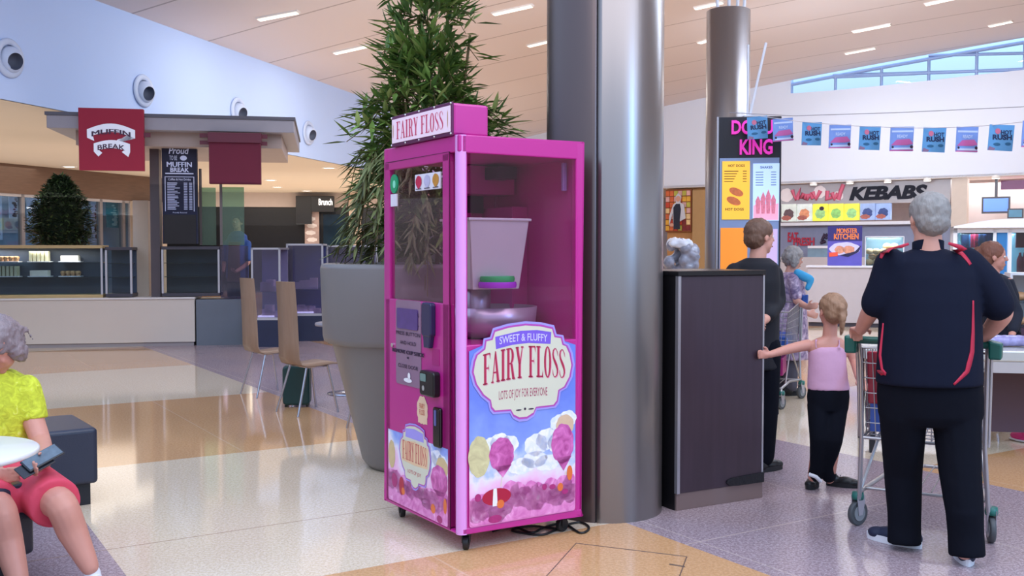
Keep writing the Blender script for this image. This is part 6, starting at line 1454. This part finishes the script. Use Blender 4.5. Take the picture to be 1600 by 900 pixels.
for s_ in (-1, 1): limb(g, [(Vector((s_*.09, 0, .72)), .11), (Vector((s_*.09, 0, .42)), .085), (Vector((s_*.09, 0, .1)), .07)])
g.build('trousers', M('grey trousers', '5A5866', .8), Fo.e, remesh=.014, smooth=2)
g = MB(); limb(g, [(Fo.J(1246, 426, 10.25), .04), (Fo.J(1258, 433, 10.2), .05), (Fo.J(1268, 436, 10.2), .03), (Fo.J(1262, 450, 10.2), .03)]); g.build('blue_scarf', M('bright blue cloth', '3FA6D8', .7), Fo.e, remesh=.014)
for s_ in (-1, 1): shoe(Fo, Vector((s_*.09, -.08, 0)), Vector((s_*.1, .18, 0)), 1, bs_, M('black sole'))
# ---- young woman at the steel table
q = at(1563, 500, 8.45); Fw = Fig(q.x, 8.45, -1.1, 'person with tied back auburn hair in dark sweater leaning on the steel table'); Yw = 8.45
head(Fw, Fw.J(1552, 402, Yw), .25, -.75, 0, skinB, '7A4A38', 'bun'); b = Fw.b; limb(b, [(Fw.J(1550, 412, Yw), .045), (Fw.J(1553, 432, Yw), .05)])
rtorso(Fw, b, [(1556, 434, Yw, .14, .09), (1558, 460, Yw, .15, .11), (1562, 510, Yw, .14, .11), (1564, 540, Yw, .16, .12)])
for s_ in (-1, 1): limb(b, [(Vector((s_*.08, 0, .82)), .085), (Vector((s_*.08, 0, .45)), .055), (Vector((s_*.08, 0, .08)), .04)])
w_ = Fw.J(1581, 524, 8.05); limb(b, [(Fw.J(1566, 442, 8.3), .045), (Fw.J(1588, 492, 8.2), .04), (w_, .027)]); hand(b, w_, Fw.J(1577, 534, 8.0), Vector((-1, .3, 0)), 1, .5)
w2_ = Fw.J(1540, 520, 8.6); limb(b, [(Fw.J(1550, 442, 8.58), .045), (Fw.J(1548, 490, 8.65), .04), (w2_, .027)]); hand(b, w2_, Fw.J(1545, 530, 8.5), Vector((0, 0, 1)), 1, .5)
b.build('body', skinB, Fw.e, remesh=.009, smooth=2)
g = MB(); rtorso(Fw, g, [(1552, 427, Yw, .06, .06), (1556, 436, Yw, .15, .11), (1559, 460, Yw, .175, .14), (1562, 510, Yw, .17, .14), (1564, 560, Yw, .18, .15)])
limb(g, [(Fw.J(1566, 443, 8.3), .062), (Fw.J(1588, 490, 8.2), .055), (Fw.J(1582, 516, 8.08), .042)]); limb(g, [(Fw.J(1550, 443, 8.58), .062), (Fw.J(1548, 490, 8.65), .055), (w2_, .04)])
g.build('sweater', M('charcoal sweater', '151827', .9, var=.1), Fw.e, remesh=.012, smooth=3)
g = MB()
for s_ in (-1, 1): limb(g, [(Vector((s_*.08, 0, .8)), .1), (Vector((s_*.08, 0, .45)), .075), (Vector((s_*.08, 0, .1)), .06)])
g.build('trousers', blkc, Fw.e, remesh=.012, smooth=2)
for s_ in (-1, 1): shoe(Fw, Vector((s_*.08, -.08, 0)), Vector((s_*.09, .17, 0)), 1, bs_, M('black sole'))
# ---- kiosk attendant
q = at(371, 400, 17.2); Fk = Fig(q.x, 17.2, pi-.2, 'dark haired person in blue top behind the kiosk glass screen'); Yk = 17.2
head(Fk, Fk.J(371, 349, Yk), .25, 0, .3, skinA, '1E1A1C', 'short'); b = Fk.b; limb(b, [(Fk.J(371, 354, Yk), .055), (Fk.J(371, 365, Yk), .06)])
rtorso(Fk, b, [(371, 367, Yk, .16, .1), (371, 385, Yk, .17, .12), (371, 430, Yk, .17, .12)])
for s_ in (-1, 1):
    limb(b, [(Vector((s_*.09, 0, .95)), .09), (Vector((s_*.09, 0, .5)), .06), (Vector((s_*.09, 0, .08)), .045)])
    w_ = Vector((s_*.12, .3, 1.15)); limb(b, [(Vector((s_*.19, 0, 1.62)), .05), (Vector((s_*.22, .05, 1.3)), .04), (w_, .03)]); hand(b, w_, w_+Vector((0, .1, .02)), Vector((-s_, 0, 0)), 1, .5)
b.build('body', skinA, Fk.e, remesh=.011, smooth=2)
g = MB(); rtorso(Fk, g, [(371, 361, Yk, .07, .07), (371, 368, Yk, .17, .12), (371, 385, Yk, .19, .15), (371, 435, Yk, .2, .16)])
for s_ in (-1, 1): limb(g, [(Vector((s_*.19, 0, 1.62)), .066), (Vector((s_*.22, .05, 1.36)), .055)])
g.build('top', M('blue work top', '34508E', .8), Fk.e, remesh=.014, smooth=2)
g = MB(); rtorso(Fk, g, [(371, 378, Yk, .15, .17), (371, 440, Yk, .17, .18)]); g.build('apron', M('brown apron', '5E3A34', .8), Fk.e, remesh=.014)
g = MB()
for s_ in (-1, 1): limb(g, [(Vector((s_*.09, 0, .95)), .11), (Vector((s_*.09, 0, .5)), .085), (Vector((s_*.09, 0, .1)), .07)])
g.build('trousers', blkc, Fk.e, remesh=.014)
for s_ in (-1, 1): shoe(Fk, Vector((s_*.09, -.08, 0)), Vector((s_*.1, .18, 0)), 1, bs_, M('black sole'))
# ---- seated woman at the left edge
q = at(-4, 700, 4.9); Fs = Fig(q.x, 4.85, pi+.75, 'seated person in lime lace top and coral shorts looking down at a phone'); Ys = 4.85
head(Fs, Fs.J(-2, 540, 4.78), .265, -1.0, -.7, skinB, '8A7A7C', 'bob'); b = Fs.b; limb(b, [(Fs.J(-8, 550, 4.82), .055), (Fs.J(-8, 590, 4.85), .065)])
def stors(mb, rows):
    for_ = []
    for (l, r, py, Y, ry) in rows:
        a = Fs.J(l, py, Y); b_ = Fs.J(r, py, Y); c = (a+b_)/2; rx = (at(r, py, Y)-at(l, py, Y)).length/2
        for_.append([Fs.I@(Fs.T@c+Vector((rx*cos(2*pi*i/28), ry*sin(2*pi*i/28), 0))) for i in range(28)])
    mb.rings(for_)
stors(b, [(-55, 38, 590, 4.87, .1), (-60, 45, 640, 4.87, .13), (-60, 42, 690, 4.87, .14), (-66, 50, 735, 4.85, .15)])
eR_ = Fs.J(64, 690, 4.8); shR = Fs.J(42, 605, 4.87); wrR = Fs.J(70, 722, 4.5)
limb(b, [(shR, .058), (Fs.J(50, 650, 4.86), .052), (eR_, .046), (Fs.J(68, 708, 4.65), .043), (wrR, .03)])
ph0 = Fs.J(68, 724, 4.42)
hand(b, wrR, Fs.J(42, 736, 4.36), Vector((0, 0, 1)), .98, .55, Fs.I.to_3x3()@Vector((0, .4, -1)))
shL = Fs.J(-58, 605, 4.85); wrL = Fs.J(-10, 745, 4.45); limb(b, [(shL, .058), (Fs.J(-72, 690, 4.75), .048), (wrL, .03)]); hand(b, wrL, Fs.J(20, 742, 4.4), Vector((0, 0, 1)), .98, .4, Fs.I.to_3x3()@Vector((0, 0, -1)))
kn1 = Fs.J(96, 790, 4.36); an1 = Fs.J(140, 885, 4.36); kn0 = Fs.J(0, 800, 4.3); an0 = Fs.J(28, 905, 4.25)
hp1 = Fs.J(24, 738, 4.84); hp0 = Fs.J(-48, 740, 4.84)
mid1 = Fs.J(113, 830, 4.37)
limb(b, [(hp1, .095), (Fs.J(62, 768, 4.58), .088), (kn1, .068), (mid1, .064), (an1, .04)]); limb(b, [(hp0, .095), (Fs.J(-25, 775, 4.55), .088), (kn0, .07), (Fs.J(12, 845, 4.3), .064), (an0, .045)])
b.build('body', skinB, Fs.e, remesh=.0075, smooth=2)
lime = flossmat('lime lace', 'B9BE2E', 'D9E23C', 'E6EC6A')
nb = lime.node_tree.nodes
for nn in nb:
    if nn.type == 'TEX_NOISE': nn.inputs['Scale'].default_value = 26
bn_ = nb.new('ShaderNodeBump'); bn_.inputs['Strength'].default_value = .7; bn_.inputs['Distance'].default_value = .01
lime.node_tree.links.new([n_ for n_ in nb if n_.type == 'TEX_NOISE'][0].outputs[0], bn_.inputs['Height']); lime.node_tree.links.new(bn_.outputs[0], nb['Principled BSDF'].inputs['Normal']); nb['Principled BSDF'].inputs['Roughness'].default_value = .8
g = MB(); stors(g, [(-30, 18, 578, 4.85, .08), (-58, 40, 590, 4.87, .12), (-64, 50, 630, 4.87, .15), (-64, 46, 690, 4.87, .16), (-70, 52, 738, 4.85, .17)])
limb(g, [(shR, .064), (Fs.J(48, 628, 4.87), .063)]); g.tube([shR, Fs.J(49, 630, 4.87), Fs.J(54, 656, 4.86)], [.064, .064, .064], 16); limb(g, [(shL, .074), (Fs.J(-66, 650, 4.82), .066)])
g.build('lace_top', lime, Fs.e, remesh=.009, smooth=2)
coral = M('coral shorts', 'D9465E', .75, var=.08, scale=8, bump=.4, bscale=10)
g = MB(); stors(g, [(-70, 50, 718, 4.85, .165), (-72, 54, 750, 4.83, .17)]); g.tube([hp1, Fs.J(50, 758, 4.65), Fs.J(87, 787, 4.4)], [.12, .112, .112], 20); g.tube([hp0, Fs.J(-30, 765, 4.6), Fs.J(-8, 792, 4.36)], [.12, .112, .112], 20)
g.build('shorts', coral, Fs.e, remesh=.011, smooth=4)
for a_ in (an1, an0): p_ = Fs.T@a_; h0 = Fs.I@Vector((p_.x-.02, p_.y+.05, 0)); shoe(Fs, h0, h0+Fs.I.to_3x3()@Vector((.14, -.2, 0)), 1, M('white trainer', 'E6E6EA', .6), wsn)
pA, pB = at(34, 737, 4.36), at(98, 702, 4.5); px_ = (pB-pA).normalized(); pz_ = (Vector((.15, -.55, .8))-px_*px_.dot(Vector((.15, -.55, .8)))).normalized(); py_ = pz_.cross(px_)
pm = Matrix.Translation((pA+pB)/2+Vector((0, 0, .012))) @ Matrix((px_, py_, pz_)).transposed().to_4x4()
e = thing('phone', 'mobile phone in dark case held by the seated person', 'phone', pm)
g = MB(); g.box(-.085, -.04, -.006, .085, .04, .004); g.build('case', M('dark phone case', '20222A', .4), e, bevel=.006)
g = MB(); g.box(-.078, -.034, .004, .078, .034, .006); g.build('screen', M('phone screen', '5E6A74', .1, var=.4, scale=30), e)
g = MB(); g.box(-.12, -.05, -.014, .03, .03, -.008); g.build('case_flap', M('dark phone case'), e, bevel=.004)
